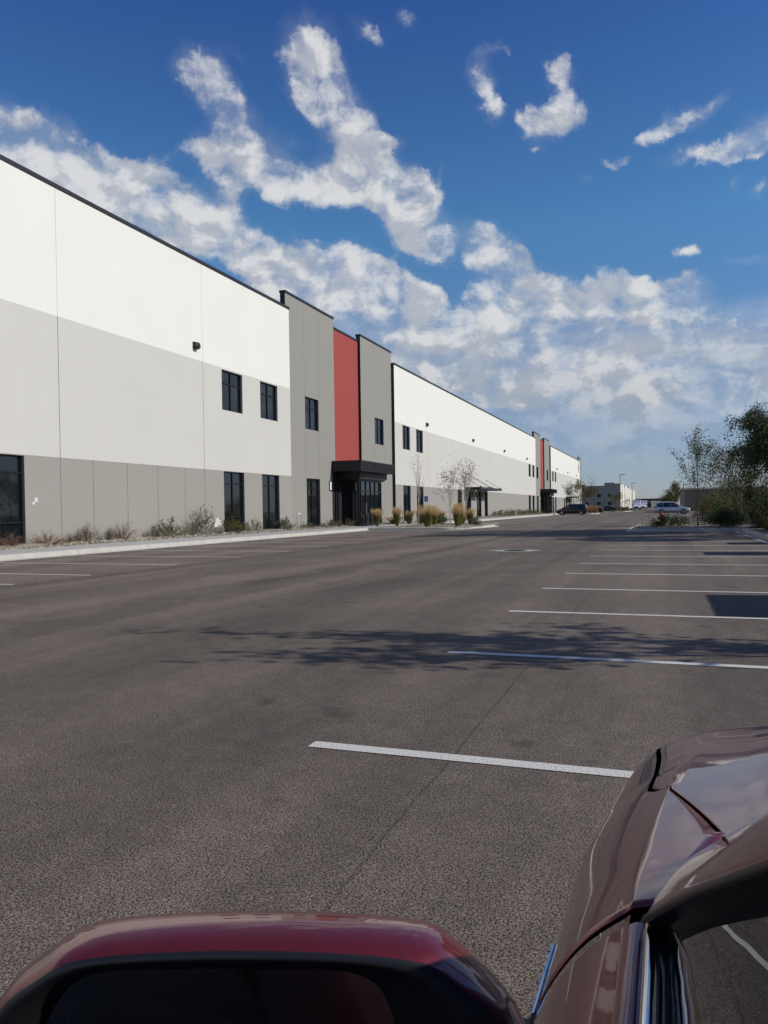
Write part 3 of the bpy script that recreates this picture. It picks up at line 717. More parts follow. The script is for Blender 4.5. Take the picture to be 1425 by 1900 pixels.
# section A, nearest
Au = [33.7, 37.6]; Al = [14.9, 18.92, 33.74, 37.66]
wall('white_wall', XW, -12, 41.2, 13.08, [hole_u(a) for a in Au] + [hole_l(a) for a in Al], G3(),
     [(y, .1, 13.05) for y in (3.8, 13.2, 22.62, 32.03)] + [(y, .1, 3.32) for y in (24.33, 26.35, 28.38, 30.42, 10.2, 7.3)], bld)
for a in Au: upper(XW, a)
for a in Al: lower(XW, a)
coping(XW, -12, 41.2, 13.08, bld)
def bay(dy, last=False):
    p1 = (41.23 + dy, 48.3 + dy); rd = (48.3 + dy, 53.2 + dy); p2 = (53.2 + dy, 60.0 + dy)
    wall('pilaster', XP, *p1, 14.12, [hole_u(43.72 + dy)[:2] + U, hole_l(43.78 + dy)], [(0, 'mid')],
         [(43.68 + dy, 8.36, 14.1), (45.76 + dy, 8.36, 14.1), (43.68 + dy, 3.3, 6.34), (45.76 + dy, 3.3, 6.34)], bld, thick=.32, end_shade=1)
    upper(XP, 43.72 + dy); lower(XP, 43.78 + dy); coping(XP, *p1, 14.12, bld, thick=.32)
    if last: return
    wall('red_panel', XR, rd[0] - .3, rd[1] + .3, 13.6, [], [(0, 'red')], [(49.07 + dy, 4, 13.58), (52.12 + dy, 4, 13.58)], bld, z0=4.0)
    coping(XR, rd[0] + .04, rd[1] - .04, 13.6, bld)
    wall('pilaster', XP, *p2, 14.02, [hole_u(56.0 + dy)], [(0, 'mid')], [(y + dy, 8.36, 14.0) for y in (55.96, 58.04)] + [(y + dy, .3, 6.34) for y in (55.96, 58.04)], bld, thick=.32, end_shade=1)
    upper(XP, 56.0 + dy); coping(XP, *p2, 14.02, bld, thick=.32)
    # canopy box with ribbed metal cladding
    c0, c1 = 47.7 + dy, 54.5 + dy; m = MB()
    m.box(XP + .003, -18.78, c0, c1, 3.87, 4.50)
    y = c0 + .05
    while y < c1 - .05:
        m.box(-18.78, -18.75, y, y + .05, 3.90, 4.46); y += .30
    x = XP + .1
    while x < -18.9:
        m.box(x, x + .05, c0 - .03, c0, 3.90, 4.46); x += .30
    m.box(XP + .003, -18.74, c0 - .04, c1 + .04, 4.50, 4.56)
    m.build('entry_canopy', M['canopy'], bld)
    # flared eyebrow over the glazed vestibule
    e0, e1 = 49.2 + dy, 54.15 + dy; m = MB()
    A = [(-20.9, e0, 3.31), (-19.55, e0, 3.31), (-19.55, e1, 3.31), (-20.9, e1, 3.31)]
    B = [(-20.9, e0 - .2, 3.50), (-19.32, e0 - .2, 3.50), (-19.32, e1 + .2, 3.50), (-20.9, e1 + .2, 3.50)]
    Cc = [(x, y, 3.868) for x, y, _ in B]
    m.add(A + B + Cc, [(0, 1, 5, 4), (1, 2, 6, 5), (2, 3, 7, 6), (4, 5, 9, 8), (5, 6, 10, 9), (6, 7, 11, 10), (3, 2, 1, 0)])
    eb = m.build('eyebrow', M['canopy'], bld, recalc=True)
    m = MB(); m.quad((-19.54, e0 + .02, 3.325), (-19.54, e1 - .02, 3.325), (-19.325, e1 + .17, 3.49), (-19.325, e0 - .17, 3.49)); m.build('eyebrow_trim', M['pole'], eb)
    # vestibule: glazed front and side, each with its door
    v0, v1, vx = 49.5 + dy, 53.85 + dy, -19.6
    xs = [v0, v0 + .32, v0 + 1.28, v0 + 2.2, v0 + 3.1, v0 + 4.0, v1]
    m = MB(); w = .07
    for y in xs: m.box(vx - .10, vx, y - w / 2, y + w / 2, .25, 3.31)
    for k, (a, b) in enumerate(zip(xs, xs[1:])):
        for z in ((.29, 2.55, 3.27) if k == 1 else (.29, 1.0, 2.55, 3.27)): m.box(vx - .09, vx - .01, a + w / 2, b - w / 2, z - .04, z + .04)
    fr = m.build('entrance_front', M['frame'], bld)
    p = MB()
    for a, b in zip(xs, xs[1:]): p.quad((vx - .06, a + .03, .3), (vx - .06, b - .03, .3), (vx - .06, b - .03, 3.25), (vx - .06, a + .03, 3.25))
    p.build('pane', M['glass'], fr)
    m = MB(); m.box(vx, vx + .05, v0 + 1.16, v0 + 1.19, .95, 1.75); m.build('handle', M['galv'], fr)
    m = MB()
    for x in (-20.8, -20.5, -19.95, -19.7): m.box(x - .03, x + .03, v0 - .02, v0 + .06, .25, 3.31)
    for z in (.30, 2.55, 3.26): m.box(-20.8, -19.7, v0 - .01, v0 + .05, z - .04, z + .04)
    sd_ = m.build('entrance_side', M['frame'], bld)
    p = MB(); p.quad((-20.84, v0 + .03, .26), (-19.64, v0 + .03, .26), (-19.64, v0 + .03, 3.3), (-20.84, v0 + .03, 3.3)); p.build('pane', M['glass'], sd_)
    # storefront recess beside the vestibule, its shadow painted as a black block
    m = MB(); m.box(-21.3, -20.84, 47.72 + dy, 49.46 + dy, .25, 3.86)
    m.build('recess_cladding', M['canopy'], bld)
    m = MB(); m.box(-20.84, -20.76, 48.1 + dy, 48.22 + dy, .25, 3.86); m.box(-20.84, -20.76, 48.5 + dy, 48.56 + dy, .25, 3.86); m.build('recess_post', M['frame'], bld)
    # wall sconce
    m = MB(); m.box(XP + .002, XP + .03, 47.18 + dy, 47.46 + dy, 2.58, 3.20)
    s_ = m.build('wall_sconce', M['blackp'], bld)
    m = MB(); m.box(XP + .03, XP + .09, 47.21 + dy, 47.43 + dy, 2.62, 3.16); m.build('lens', M['lens'], s_)
    return
def doors_block(s):
    """shopfront doors with hung canopies, s = start of the white section"""
    hs = []
    for a, b in ((20.2, 22.05), (23.85, 26.3), (29.0, 31.5), (33.3, 35.1)):
        hs.append((s + a, s + b, LW[0], LW[1]))
    return hs
def section(s, e, joints, Uw, Lw, doorhs, rev0, rev1):
    wall('white_wall', XW, s, e, 13.08, [hole_u(a) for a in Uw] + [hole_l(a) for a in Lw] + doorhs, G3(),
         [(y, .1, 13.05) for y in joints] + [j for j in reveals(rev0, rev1) if all(abs(j[0] - y) > .1 for y in joints)] + [(s + k, .1, 3.32) for k in (10.6, 12.6, 14.6, 16.6)], bld, end_shade=1)
    for a in Uw: upper(XW, a)
    for a in Lw: lower(XW, a)
    for (a, b, c, d) in doorhs: window(bld, XW, a, b, c, d, cols=2, trans=(2.55,) if b - a > 2.2 else (1.0, 2.7), name='glazed_door' if b - a > 2.2 else 'window')
    coping(XW, s, e, 13.08, bld)
    for (a, b) in ((s + 23.3, s + 28.7), (s + 29.0, s + 34.9)):
        m = MB(); m.box(XW + .01, XW + 1.75, a, b, 3.42, 3.47); m.box(XW + 1.75, XW + 1.82, a, b, 3.36, 3.62); m.box(XW + .01, XW + 1.75, a, a + .07, 3.38, 3.62); m.box(XW + .01, XW + 1.75, b - .07, b, 3.38, 3.62)
        cn = m.build('door_canopy', M['blackp'], bld)
        for y in (a + .5, b - .55):
            m = MB(); m.tube([(XW + .03, y, 4.68), (XW + 1.7, y, 3.62)], .022, 6); m.box(XW + .002, XW + .05, y - .06, y + .06, 4.60, 4.78); m.box(XW + 1.62, XW + 1.78, y - .05, y + .05, 3.621, 3.74)
            m.build('hanger_rod', M['blackp'], cn)
    for k in (23.3, 26.6, 28.5, 31.8):
        m = MB(); m.box(XW + .002, XW + .12, s + k, s + k + .14, 2.6, 3.15); m.build('wall_sconce', M['blackp'], bld)
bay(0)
section(60.0, 133.6, [69.45 + 9.25 * i for i in range(7)], [61.98, 65.8, 126.3, 130.1], [61.98, 65.8, 126.1, 129.9], doors_block(60.0), 95.6, 125.5)
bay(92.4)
section(152.4, 206.8, [161.8 + 9.25 * i for i in range(5)], [154.3, 158.1, 199.5, 203.2], [154.3, 158.1], doors_block(152.4), 188.2, 205)
bay(165.75, last=True)
for y in (31.4, 69.0, 87.4, 105.8, 124.3, 161.2, 179.9, 198.1):
    m = MB(); x = XW + .002; a, b = y - .19, y + .19
    m.add([(x, a, 8.93), (x, b, 8.93), (x, b, 9.22), (x, a, 9.22), (x + .22, a + .02, 8.98), (x + .22, b - .02, 8.98), (x + .17, b - .02, 9.20), (x + .17, a + .02, 9.20)],
          [(0, 1, 5, 4), (4, 5, 6, 7), (3, 7, 6, 2), (0, 4, 7, 3), (1, 2, 6, 5)])
    wl = m.build('wall_light', M['blackp'], bld, recalc=True, bevel=.012)
    m = MB(); m.box(x + .03, x + .19, a + .05, b - .05, 8.90, 8.935); m.build('lens', M['iron'], wl)
# repaired spots in the paint
def blotch(y, z, w, h, seed, name='paint_patch'):
    random.seed(seed); m = MB(); n = 26; vs = [(XW + .004, y, z)]
    for k in range(n):
        a = 2 * PI * k / n; r = random.uniform(.62, 1.1)
        vs.append((XW + .004, y + math.cos(a) * w * r, z + math.sin(a) * h * r))
    m.add(vs, [(0, 1 + k, 1 + (k + 1) % n) for k in range(n)]); m.build(name, M['paintpatch'], bld)
blotch(21.42, 1.78, .10, .10, 1); blotch(21.30, 1.66, .07, .06, 5); blotch(33.05, .84, .28, .14, 2); blotch(32.98, .64, .18, .15, 3); blotch(33.25, .68, .16, .14, 6)
# round sign high on the far end
m = MB(); cy_, cz_, r_ = 204.3, 11.55, 1.5; n = 40
m.lathe([(0, .10), (r_ - .1, .10), (r_, .06), (r_, 0)], origin=(XW + .004, cy_, cz_), axis='x', n=n)
o = m.build('round_sign', M['signwhite'], bld)
m = MB(); vs = []; fs = []
for k in range(25):
    a = PI * (.5 + k / 24 * 1.05); vs += [(XW + .112, cy_ + math.cos(a) * r_ * .99, cz_ + math.sin(a) * r_ * .99), (XW + .112, cy_ + math.cos(a) * r_ * (.99 - .32 * math.sin(PI * k / 24)), cz_ + math.sin(a) * r_ * (.99 - .1 * math.sin(PI * k / 24)))]
for k in range(24): fs.append((2 * k, 2 * k + 2, 2 * k + 3, 2 * k + 1))
m.add(vs, fs); m.build('emblem', M['blackp'], o)
m = MB()
for z, a, b in ((11.1, -.75, 1.1), (11.35, -.6, 1.2), (10.85, -.5, .9)): m.box(XW + .105, XW + .118, cy_ + a, cy_ + b, z, z + .09)
m.build('stripes', M['purple'], o)
# body behind the facade
m = MB(); m.box(-75, XW - 1.2, -11.8, 214.6, .0, 12.6); m.build('building_body', M['light'], bld)
for o in set(bpy.data.objects) - parts_before:
    if o.parent == bld: o.matrix_parent_inverse = Matrix.Translation(-Vector(bld.location))

# ------------------------------------------------------------------ far building, bare concrete
fb = empty('concrete_warehouse', (-20.6, 400, 0), 'bare concrete warehouse under construction behind the parked black cars', 'warehouse')
pb = set(bpy.data.objects)
m = MB(); X1 = -20.6
m.box(-75, X1 - .01, 400, 600, 0, 11.7)
m.build('wall', M['farcon'], fb)
m = MB()
for a, b, z in ((-75, -44, 11.9), (-39.6, -37.2, 12.4), (-28.0, -23.21, 13.1), (-23.2, X1, 12.6)):
    m = MB(); m.box(a, b, 399.7, 403, 0, z); m.build('parapet_panel', M['farcon'], fb)
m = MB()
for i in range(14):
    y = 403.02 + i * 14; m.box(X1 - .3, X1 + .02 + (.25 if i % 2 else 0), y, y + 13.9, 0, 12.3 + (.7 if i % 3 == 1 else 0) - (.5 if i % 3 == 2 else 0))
m.build('side_wall', M['farlight'], fb)  # sunlight on this flank put into a paler concrete colour
for (a, b) in ((-37.4, -35.4), (-31.6, -29.7), (-26.4, -24.6), (-44, -42)):
    for (c, d) in ((5.95, 7.6), (2.0, 3.7)):
        f = -.31 if a > -28 else 0
        yy = 400 - (.31 if a > -28 else .01)
        m = MB(); w = .12
        m.box(a, a + w, yy - .06, yy - .004, c, d); m.box(b - w, b, yy - .06, yy - .004, c, d); m.box(a + w, b - w, yy - .06, yy - .004, c, c + w); m.box(a + w, b - w, yy - .06, yy - .004, d - w, d)
        wf = m.build('window', M['frame'], fb)
        m = MB(); m.quad((a + w, yy - .02, c + w), (b - w, yy - .02, c + w), (b - w, yy - .02, d - w), (a + w, yy - .02, d - w)); m.build('pane', M['glass'], wf)
for i in range(8):
    m = MB(); y = 410 + i * 22; m.box(X1 + .3, X1 + .34, y, y + 2.4, 1.0, 3.6); m.build('window', M['frame'], fb)
m = MB(); m.box(X1 + .28, X1 + 2.2, 452, 462, 4.2, 4.6); m.build('door_canopy', M['canopy'], fb)
for o in set(bpy.data.objects) - pb:
    if o.parent == fb: o.matrix_parent_inverse = Matrix.Translation(-Vector(fb.location))
def block_building(name, label, x0, x1, y0, y1, z, wm_, roofz, roofm, openings, cat='building'):
    r = empty(name, (x0, y0, 0), label, cat)
    m = MB(); m.box(0, x1 - x0, 0, y1 - y0, 0, z); m.build('wall', wm_, r)
    m = MB(); m.box(-.3, x1 - x0 + .3, -.3, y1 - y0 + .3, z + .003, z + roofz); m.build('roof', roofm, r)
    for a, b, c, d in openings:
        m = MB(); m.box(a - x0, b - x0, -.05, -.005, c, d); m.build('opening', M['frame'], r)
    return r
block_building('tan_block_building', 'low tan block building half hidden behind the right hand trees', 3.3, 34, 160, 190, 4.3, M['tan'], .3, M['farlight'], [(6, 8, .1, 2.6), (12, 14, 1.2, 2.4)])
block_building('distant_warehouse', 'long low grey warehouse at the far end of the road', -26, 4, 620, 660, 6.0, M['tan'], .9, M['coping'], [(-22 + i * 3.4, -20 + i * 3.4, .5, 3.4) for i in range(7)])
block_building('distant_shed', 'pale flat roofed shed right of the distant grey warehouse', -8, 3, 520, 545, 3.8, M['farlight'], .5, M['signwhite'], [(-6, -4, .3, 2.6), (-2, 0, .3, 2.6)])

# ------------------------------------------------------------------ lamp poles, hydrant, racks, sign
def lamp_pole(x, y, h, label, arm=1.0):
    r = empty('street_lamp', (x, y, 0), label, 'street lamp', 'tall lamp poles over the parking lot')
    m = MB(); m.lathe([(.001, 0), (.26, 0), (.26, .75), (.001, .75)], n=16); m.build('base', M['concrete'], r)
    m = MB(); m.tube([(0, 0, .75), (0, 0, h)], [.10, .075], 10); m.build('pole', M['pole'], r)
    m = MB(); m.box(-.1, .35, -.05, .05, h - .12, h - .03); m.build('arm', M['pole'], r)
    m = MB(); m.add([(.35, -.22, h - .16), (.35 + arm, -.22, h - .10), (.35 + arm, .22, h - .10), (.35, .22, h - .16), (.35, -.22, h + .02), (.35 + arm, -.22, h), (.35 + arm, .22, h), (.35, .22, h + .02)], [(0, 3, 2, 1), (4, 5, 6, 7), (0, 1, 5, 4), (1, 2, 6, 5), (2, 3, 7, 6), (3, 0, 4, 7)]); m.build('lamp_head', M['pole'], r)
    return r
lamp_pole(-10.26, 200, 9.15, 'grey lamp pole rising from the green verge, nearer of the two by the concrete warehouse')
lamp_pole(-10.47, 280, 9.25, 'grey lamp pole farther down the road, above the white box trucks')
lamp_pole(3.31, 155, 5.2, 'thin lamp pole beside the low tan building, seen right of the silver car', arm=.5)
r = empty('fire_hydrant', (-.15, 45.0, .14), 'red fire hydrant poking out above the dark shrub on the island', 'fire hydrant')
m = MB(); m.lathe([(.001, 0), (.16, 0), (.16, .05), (.11, .06), (.105, .50), (.15, .51), (.15, .56), (.11, .58), (.10, .66), (.06, .72), (.03, .74), (.03, .79), (.001, .79)], n=18); m.build('body', M['hydrant'], r, smooth=False)
for sx_ in (-1, 1):
    m = MB(); m.lathe([(.001, 0), (.055, 0), (.055, .09), (.07, .09), (.07, .13), (.001, .13)] if sx_ > 0 else [(.001, 0), (.055, 0), (.055, -.09), (.07, -.09), (.07, -.13), (.001, -.13)], origin=(sx_ * .09, 0, .42), axis='x', n=12); m.build('side_outlet', M['hydrant'], r)
m = MB(); m.lathe([(.001, -.19), (.09, -.19), (.09, -.14), (.07, -.14), (.07, -.08)], origin=(0, 0, .40), axis='y', n=14); m.build('front_outlet', M['orange'], r)
r = empty('survey_stake', (1.62, 51.0, .12), 'thin orange topped stake standing by the small island tree', 'stake')
m = MB(); m.box(-.025, .025, -.02, .02, 0, 1.25); m.build('post', M['orange'], r)
def rack(x, y, h, mat, label, rz):
    pts = []; w = .20
    pts = [(-w, 0, 0), (-w, 0, h - w)] + [(-w * math.cos(t), 0, h - w + w * math.sin(t)) for t in [PI * k / 10 for k in range(1, 10)]] + [(w, 0, h - w), (w, 0, 0)]
    m = MB(); m.tube(pts, .028, 8)
    for s in (-w, w): m.lathe([(.001, .012), (.07, .012), (.07, 0)], origin=(s, 0, 0), n=12)
    o = m.build('bike_rack', mat, smooth=True); o.location = (x, y, .165); o.rotation_euler = (0, 0, rz)
    tag(o, label, 'bike rack')
rack(-19.95, 40.9, .95, M['galv'], 'pale galvanised hoop bike rack between the ground floor windows', R(70))
rack(-20.2, 39.3, .62, M['pole'], 'dark hoop bike rack half behind the green bush by the wall', R(70))
rack(-19.3, 57.5, .95, M['galv'], 'pale galvanised hoop bike rack among the ornamental grasses right of the entrance', R(80))
r = empty('accessible_parking_sign', (-18.6, 62.0, 0), 'small blue and white accessible parking sign behind the bare sapling', 'sign')
m = MB(); m.tube([(0, 0, 0), (0, 0, 2.3)], .028, 8); m.build('post', M['galv'], r)
m = MB(); m.box(-.17, .17, -.05, -.03, 1.85, 2.35); pl = m.build('plate', M['signwhite'], r)
m = MB(); m.box(-.155, .155, -.054, -.0505, 1.93, 2.335); bp_ = m.build('blue_field', M['blue'], pl)
m = MB(); m.lathe([(.001, -.0562), (.028, -.0562)], origin=(-.02, 0, 2.27), axis='y', n=12)   # wheelchair figure
m.tube([(-.02, -.0575, 2.23), (-.01, -.0575, 2.12), (.06, -.0575, 2.12), (.09, -.0575, 2.03)], .010, 5); m.tube([(-.015, -.0575, 2.18), (.05, -.0575, 2.18)], .009, 5)
m.tube([(-.0 + .06 * math.cos(a), -.0575, 2.07 + .06 * math.sin(a)) for a in [R(100 + 26 * k) for k in range(10)]], .009, 5)
m.build('wheelchair_symbol', M['signwhite'], bp_)

# ------------------------------------------------------------------ vegetation
def leaf(mb, p, d, size, mi=0, rnd=random, shape=1.6):
    d = d.normalized(); a = Vector((rnd.gauss(0, 1), rnd.gauss(0, 1), rnd.gauss(0, 1)))
    u = d.cross(a); u = u.normalized() if u.length > 1e-4 else Vector((1, 0, 0))
    l = size * rnd.uniform(.7, 1.3); w = l / shape / 2
    q = p + d * l; mid = p + d * l * .5 + d.cross(u) * w * .35
    mb.add([p, mid + u * w, q, mid - u * w], [(0, 1, 2, 3)], mi)
def grow(rnd, base, dirv, length, radius, depth, spread, segs, out, tips, droop=0.0, ratio=.72, kids=(2, 4), up=.15):
    """recursive branch; out collects (points, radii), tips collects (point, direction, depth)"""
    pts = [base]; rad = [radius]; d = dirv.normalized(); p = base
    for i in range(segs):
        d = (d + Vector((rnd.gauss(0, .10), rnd.gauss(0, .10), rnd.gauss(0, .06) + up * .12 - droop * (i + 1) / segs))).normalized()
        p = p + d * (length / segs); pts.append(p); rad.append(max(radius * (1 - .55 * (i + 1) / segs), .0025))
        if depth <= 1: tips.append((p, d.copy(), depth))
    out.append((pts, rad))
    if depth <= 0: return
    for k in range(rnd.randint(*kids)):
        t = rnd.uniform(.3, 1.0); i = min(int(t * segs), segs - 1); q = pts[i].lerp(pts[i + 1], t * segs - i)
        a = rnd.uniform(0, 2 * PI); ax = d.cross(Vector((0, 0, 1)));
        ax = ax.normalized() if ax.length > .05 else Vector((1, 0, 0))
        nd = Quaternion(d, a) @ (Quaternion(ax, spread * rnd.uniform(.6, 1.3)) @ d)
        grow(rnd, q, nd, length * ratio * rnd.uniform(.75, 1.1), rad[i] * .62, depth - 1, spread, max(segs - 1, 3), out, tips, droop, ratio, kids, up)
def tree(name, label, base, height, leafmats, nleaf=3000, lsize=.10, seed=1, trunk=.10, fork=.35, limbs=6, spread=.55, lean=.45, depth=2, droop=0.0, bark='bark', group=None, cat='tree', crown_r=None, lshape=1.6, kids=(2, 4), jitter=.12, limb_len=.5, up=.15, clear=0.2):
    rnd = random.Random(seed); r = empty(name, base, label, cat, group)
    out = []; tips = []
    tp = [Vector((0, 0, 0))]; tr = [trunk]; H = height * .8; n = 7
    for i in range(n):
        tp.append(Vector((rnd.gauss(0, .02) * height * .3 * (i + 1) / n, rnd.gauss(0, .02) * height * .3 * (i + 1) / n, H * (i + 1) / n))); tr.append(trunk * (1 - .8 * (i + 1) / n))
    for i in range(limbs):
        t = fork + (1 - fork) * (i + rnd.random()) / limbs; t = min(t, .99); k = int(t * n); q = tp[k].lerp(tp[k + 1], t * n - k)
        a = i * 2.4 + rnd.uniform(-.4, .4); d = Vector((math.cos(a) * math.sin(lean), math.sin(a) * math.sin(lean), math.cos(lean)))
        d = (d + Vector((rnd.gauss(0, .1), rnd.gauss(0, .1), rnd.gauss(0, .1)))).normalized()
        grow(rnd, q, d, height * limb_len * (1.25 - .6 * t) * rnd.uniform(.8, 1.15), trunk * .45 * (1 - .6 * t), depth, spread, 5, out, tips, droop, kids=kids, up=up)
    mb = MB(); mb.tube(tp, tr, 9)
    for pts, rad in out: mb.tube(pts, rad, 5 if rad[0] > .012 else 3, cap=False)
    mb.build('trunk', M[bark], r, smooth=True)
    if nleaf:
        lb = MB()
        for i in range(nleaf):
            p, d, dd = rnd.choice(tips)
            q = p + Vector((rnd.gauss(0, jitter), rnd.gauss(0, jitter), rnd.gauss(0, jitter)))
            ld = d * .6 + Vector((rnd.gauss(0, .7), rnd.gauss(0, .7), rnd.gauss(0, .5) - .35))
            leaf(lb, q, ld, lsize, rnd.randrange(len(leafmats)), rnd, lshape)
        lb.build('crown', [M[k] for k in leafmats], r)
    return r
def shrub(name, label, base, w, h, leafmats, nleaf=500, lsize=.06, seed=1, stems=26, group=None, twig='bark', lshape=1.7, cat='shrub', fuzz=.05, wisp=0.0):
    rnd = random.Random(seed); r = empty(name, base, label, cat, group); mb = MB(); tips = []
    for i in range(stems):
        a = rnd.uniform(0, 2 * PI); t = math.sqrt(rnd.random()); el_ = 1.0 - .75 * t * t
        d = Vector((math.cos(a) * t * w / 2, math.sin(a) * t * w / 2, h * el_ * rnd.uniform(.6, 1.05)))
        b = Vector((math.cos(a) * t * w * .12, math.sin(a) * t * w * .12, 0)); pts = [b]
        for k in range(1, 5):
            s = k / 4; q = b + Vector((d.x * s ** .9, d.y * s ** .9, d.z * s ** .8)) + Vector((rnd.gauss(0, .02), rnd.gauss(0, .02), rnd.gauss(0, .015))) * (w * .8)
            pts.append(q); tips.append((q, (q - pts[-2]).normalized(), s))
        mb.tube(pts, [.006, .005, .004, .003, .0015], 3, cap=False)
        for k in range(rnd.randint(2, 5)):
            i0 = rnd.randint(1, 3); q = pts[i0]; dd = (pts[i0 + 1] - pts[i0]).normalized() + Vector((rnd.gauss(0, .45), rnd.gauss(0, .45), rnd.gauss(.1, .3)))
            e = q + dd.normalized() * h * rnd.uniform(.2, .42); mb.tube([q, q.lerp(e, .5) + Vector((rnd.gauss(0, .01), 0, .01)), e], [.003, .002, .001], 3, cap=False); tips.append((e, dd, 1)); tips.append((q.lerp(e, .6), dd, .8))
    mb.build('stems', M[twig], r)
    lb = MB()
    for i in range(nleaf):
        p, d, s = rnd.choice(tips)
        if s < .4 and rnd.random() < .5: continue
        q = p + Vector((rnd.gauss(0, fuzz), rnd.gauss(0, fuzz), rnd.gauss(0, fuzz)))
        if q.z < .01: q.z = .02
        leaf(lb, q, d + Vector((rnd.gauss(0, .6), rnd.gauss(0, .6), rnd.gauss(0, .5))), lsize, rnd.randrange(len(leafmats)), rnd, lshape)
    lb.build('foliage', [M[k] for k in leafmats], r)
    return r
def grass_clump(name, label, base, w, h, seed=1, plumes=60, blades=420, plume='plume', blade='blade', group=None, ph=.42):
    rnd = random.Random(seed); r = empty(name, base, label, 'ornamental grass', group)
    mb = MB(); pb_ = MB()
    for i in range(blades):
        a = rnd.uniform(0, 2 * PI); t = rnd.random(); o = Vector((math.cos(a), math.sin(a), 0)); b = o * w * .15 * rnd.random()
        hh = h * rnd.uniform(.35, .80); tip = b + o * w * (.12 + .45 * t) + Vector((0, 0, hh)); mid = b.lerp(tip, .5) + Vector((0, 0, hh * .2))
        s = Vector((-o.y, o.x, 0)) * rnd.uniform(.006, .011)
        mb.add([b - s, b + s, mid + s * .8, mid - s * .8, tip], [(0, 1, 2, 3), (3, 2, 4)])
    for i in range(plumes):
        a = rnd.uniform(0, 2 * PI); o = Vector((math.cos(a), math.sin(a), 0)); lean = rnd.random() ** .7 * w * .62
        b = o * w * .08; hh = h * rnd.uniform(.78, 1.0); tip = b + o * lean + Vector((0, 0, hh)); st = b.lerp(tip, 1 - ph)
        mb.tube([b, st], [.003, .002], 3, cap=False)
        d = (tip - st).normalized(); L_ = (tip - st).length; u = d.cross(Vector((rnd.gauss(0, 1), rnd.gauss(0, 1), .1))).normalized(); v = d.cross(u)
        for k in range(10):
            q = st + d * L_ * k / 10; sp = .016 * math.sin(PI * (k + 1) / 11.5) + .004
            for uu_ in (u, v, -u, -v):
                e = q + d * L_ * .16 + uu_ * sp * rnd.uniform(.7, 1.5) * 1.7; s = d.cross(uu_) * .006
                pb_.add([q - s, q + s, e], [(0, 1, 2)])
    mb.build('blades', M[blade], r); pb_.build('plumes', M[plume], r)
    return r

# shrubs along the wall, left to right (x, y, width, height, kind, label)
FR = [
 (-20.2, 19.85, .62, .42, 'twigred', 'reddish twiggy shrub in front of the leftmost ground floor window', 620),
 (-20.2, 21.45, .95, .42, 'twigred', 'wide low reddish shrub beneath the white paint mark on the grey wall', 800),
 (-20.2, 22.55, .30, .30, 'twiggrey', 'tiny blue grey shrub just right of the first wall joint', 160),
 (-20.2, 23.45, .62, .58, 'twigred', 'upright reddish shrub at the second wall joint from the left', 820),
 (-20.2, 24.65, .35, .44, 'twiggrey', 'thin wispy grey shrub left of a reddish one, mid grey wall', 120),
 (-20.2, 25.45, .72, .66, 'twigred', 'tall spiky reddish green shrub left of the plain grey panels centre', 720),
 (-20.2, 27.5, .42, .48, 'twiggrey', 'small dark grey shrub close left of the round green bush', 260),
 (-20.2, 28.7, 1.0, .74, 'leafgreen', 'round leafy green bush in front of the grey wall panels', 1300),
 (-20.2, 30.2, .65, .72, 'twiggrey', 'grey green loose shrub just right of the round green bush', 480),
 (-20.2, 31.3, .85, 1.08, 'leafgreen', 'tallest shrub of the wall row, green with pinkish stems', 900),
 (-20.2, 32.5, .48, .42, 'twiggrey', 'small grey shrub below the large white patch on the wall', 260),
 (-20.2, 33.9, .95, .68, 'leafrust', 'bushy brown olive shrub in front of the third window along the wall', 1200),
 (-20.2, 36.1, .72, .58, 'leafdry', 'pale straggly shrub between two tall ground floor windows', 380),
 (-20.2, 39.3, .82, .58, 'leafgreen', 'green bush overlapping the dark bike rack', 900),
 (-20.2, 42.5, .75, .34, 'leafgreen', 'low green cushion shrub at the window right of the pale bike rack', 420),
 (-20.2, 44.6, .55, .22, 'leafdry', 'flat dry brown shrub on the rock near the entrance', 180),
 (-20.2, 45.9, .60, .46, 'leafgreen', 'small green shrub at the corner just left of the black entrance', 420),
 (-20.1, 46.9, .50, .36, 'leafgreen', 'lower green shrub against the left side of the black entrance', 260),
 (-19.85, 48.3, .55, .42, 'leafgreen', 'little green shrub in the dark recess beside the vestibule', 260)]
for i, (x, y, wd, h, k, lb, nl) in enumerate(FR):
    tw = {'twigred': 'twigred', 'twiggrey': 'twiggrey'}.get(k, 'bark')
    mats = {'twigred': ['twigred', 'leafrust', 'twiggrey'], 'twiggrey': ['twiggrey'], 'leafgreen': ['leafgreen', 'twiggrey', 'leafyellow'], 'leafrust': ['leafrust', 'leafyellow', 'leafgreen'], 'leafdry': ['leafdry', 'twiggrey']}[k]
    shrub('shrub', lb, (x, y, .2), wd * 1.3, h * 1.2, mats, int(nl * (2.6 if 'twig' in k else 2.5)), .034 if 'twig' in k else .045, seed=20 + i, stems=44 if 'twig' in k else 24, group='shrubs along the foot of the wall', twig=tw, lshape=3.4 if 'twig' in k else 1.7, fuzz=.03)
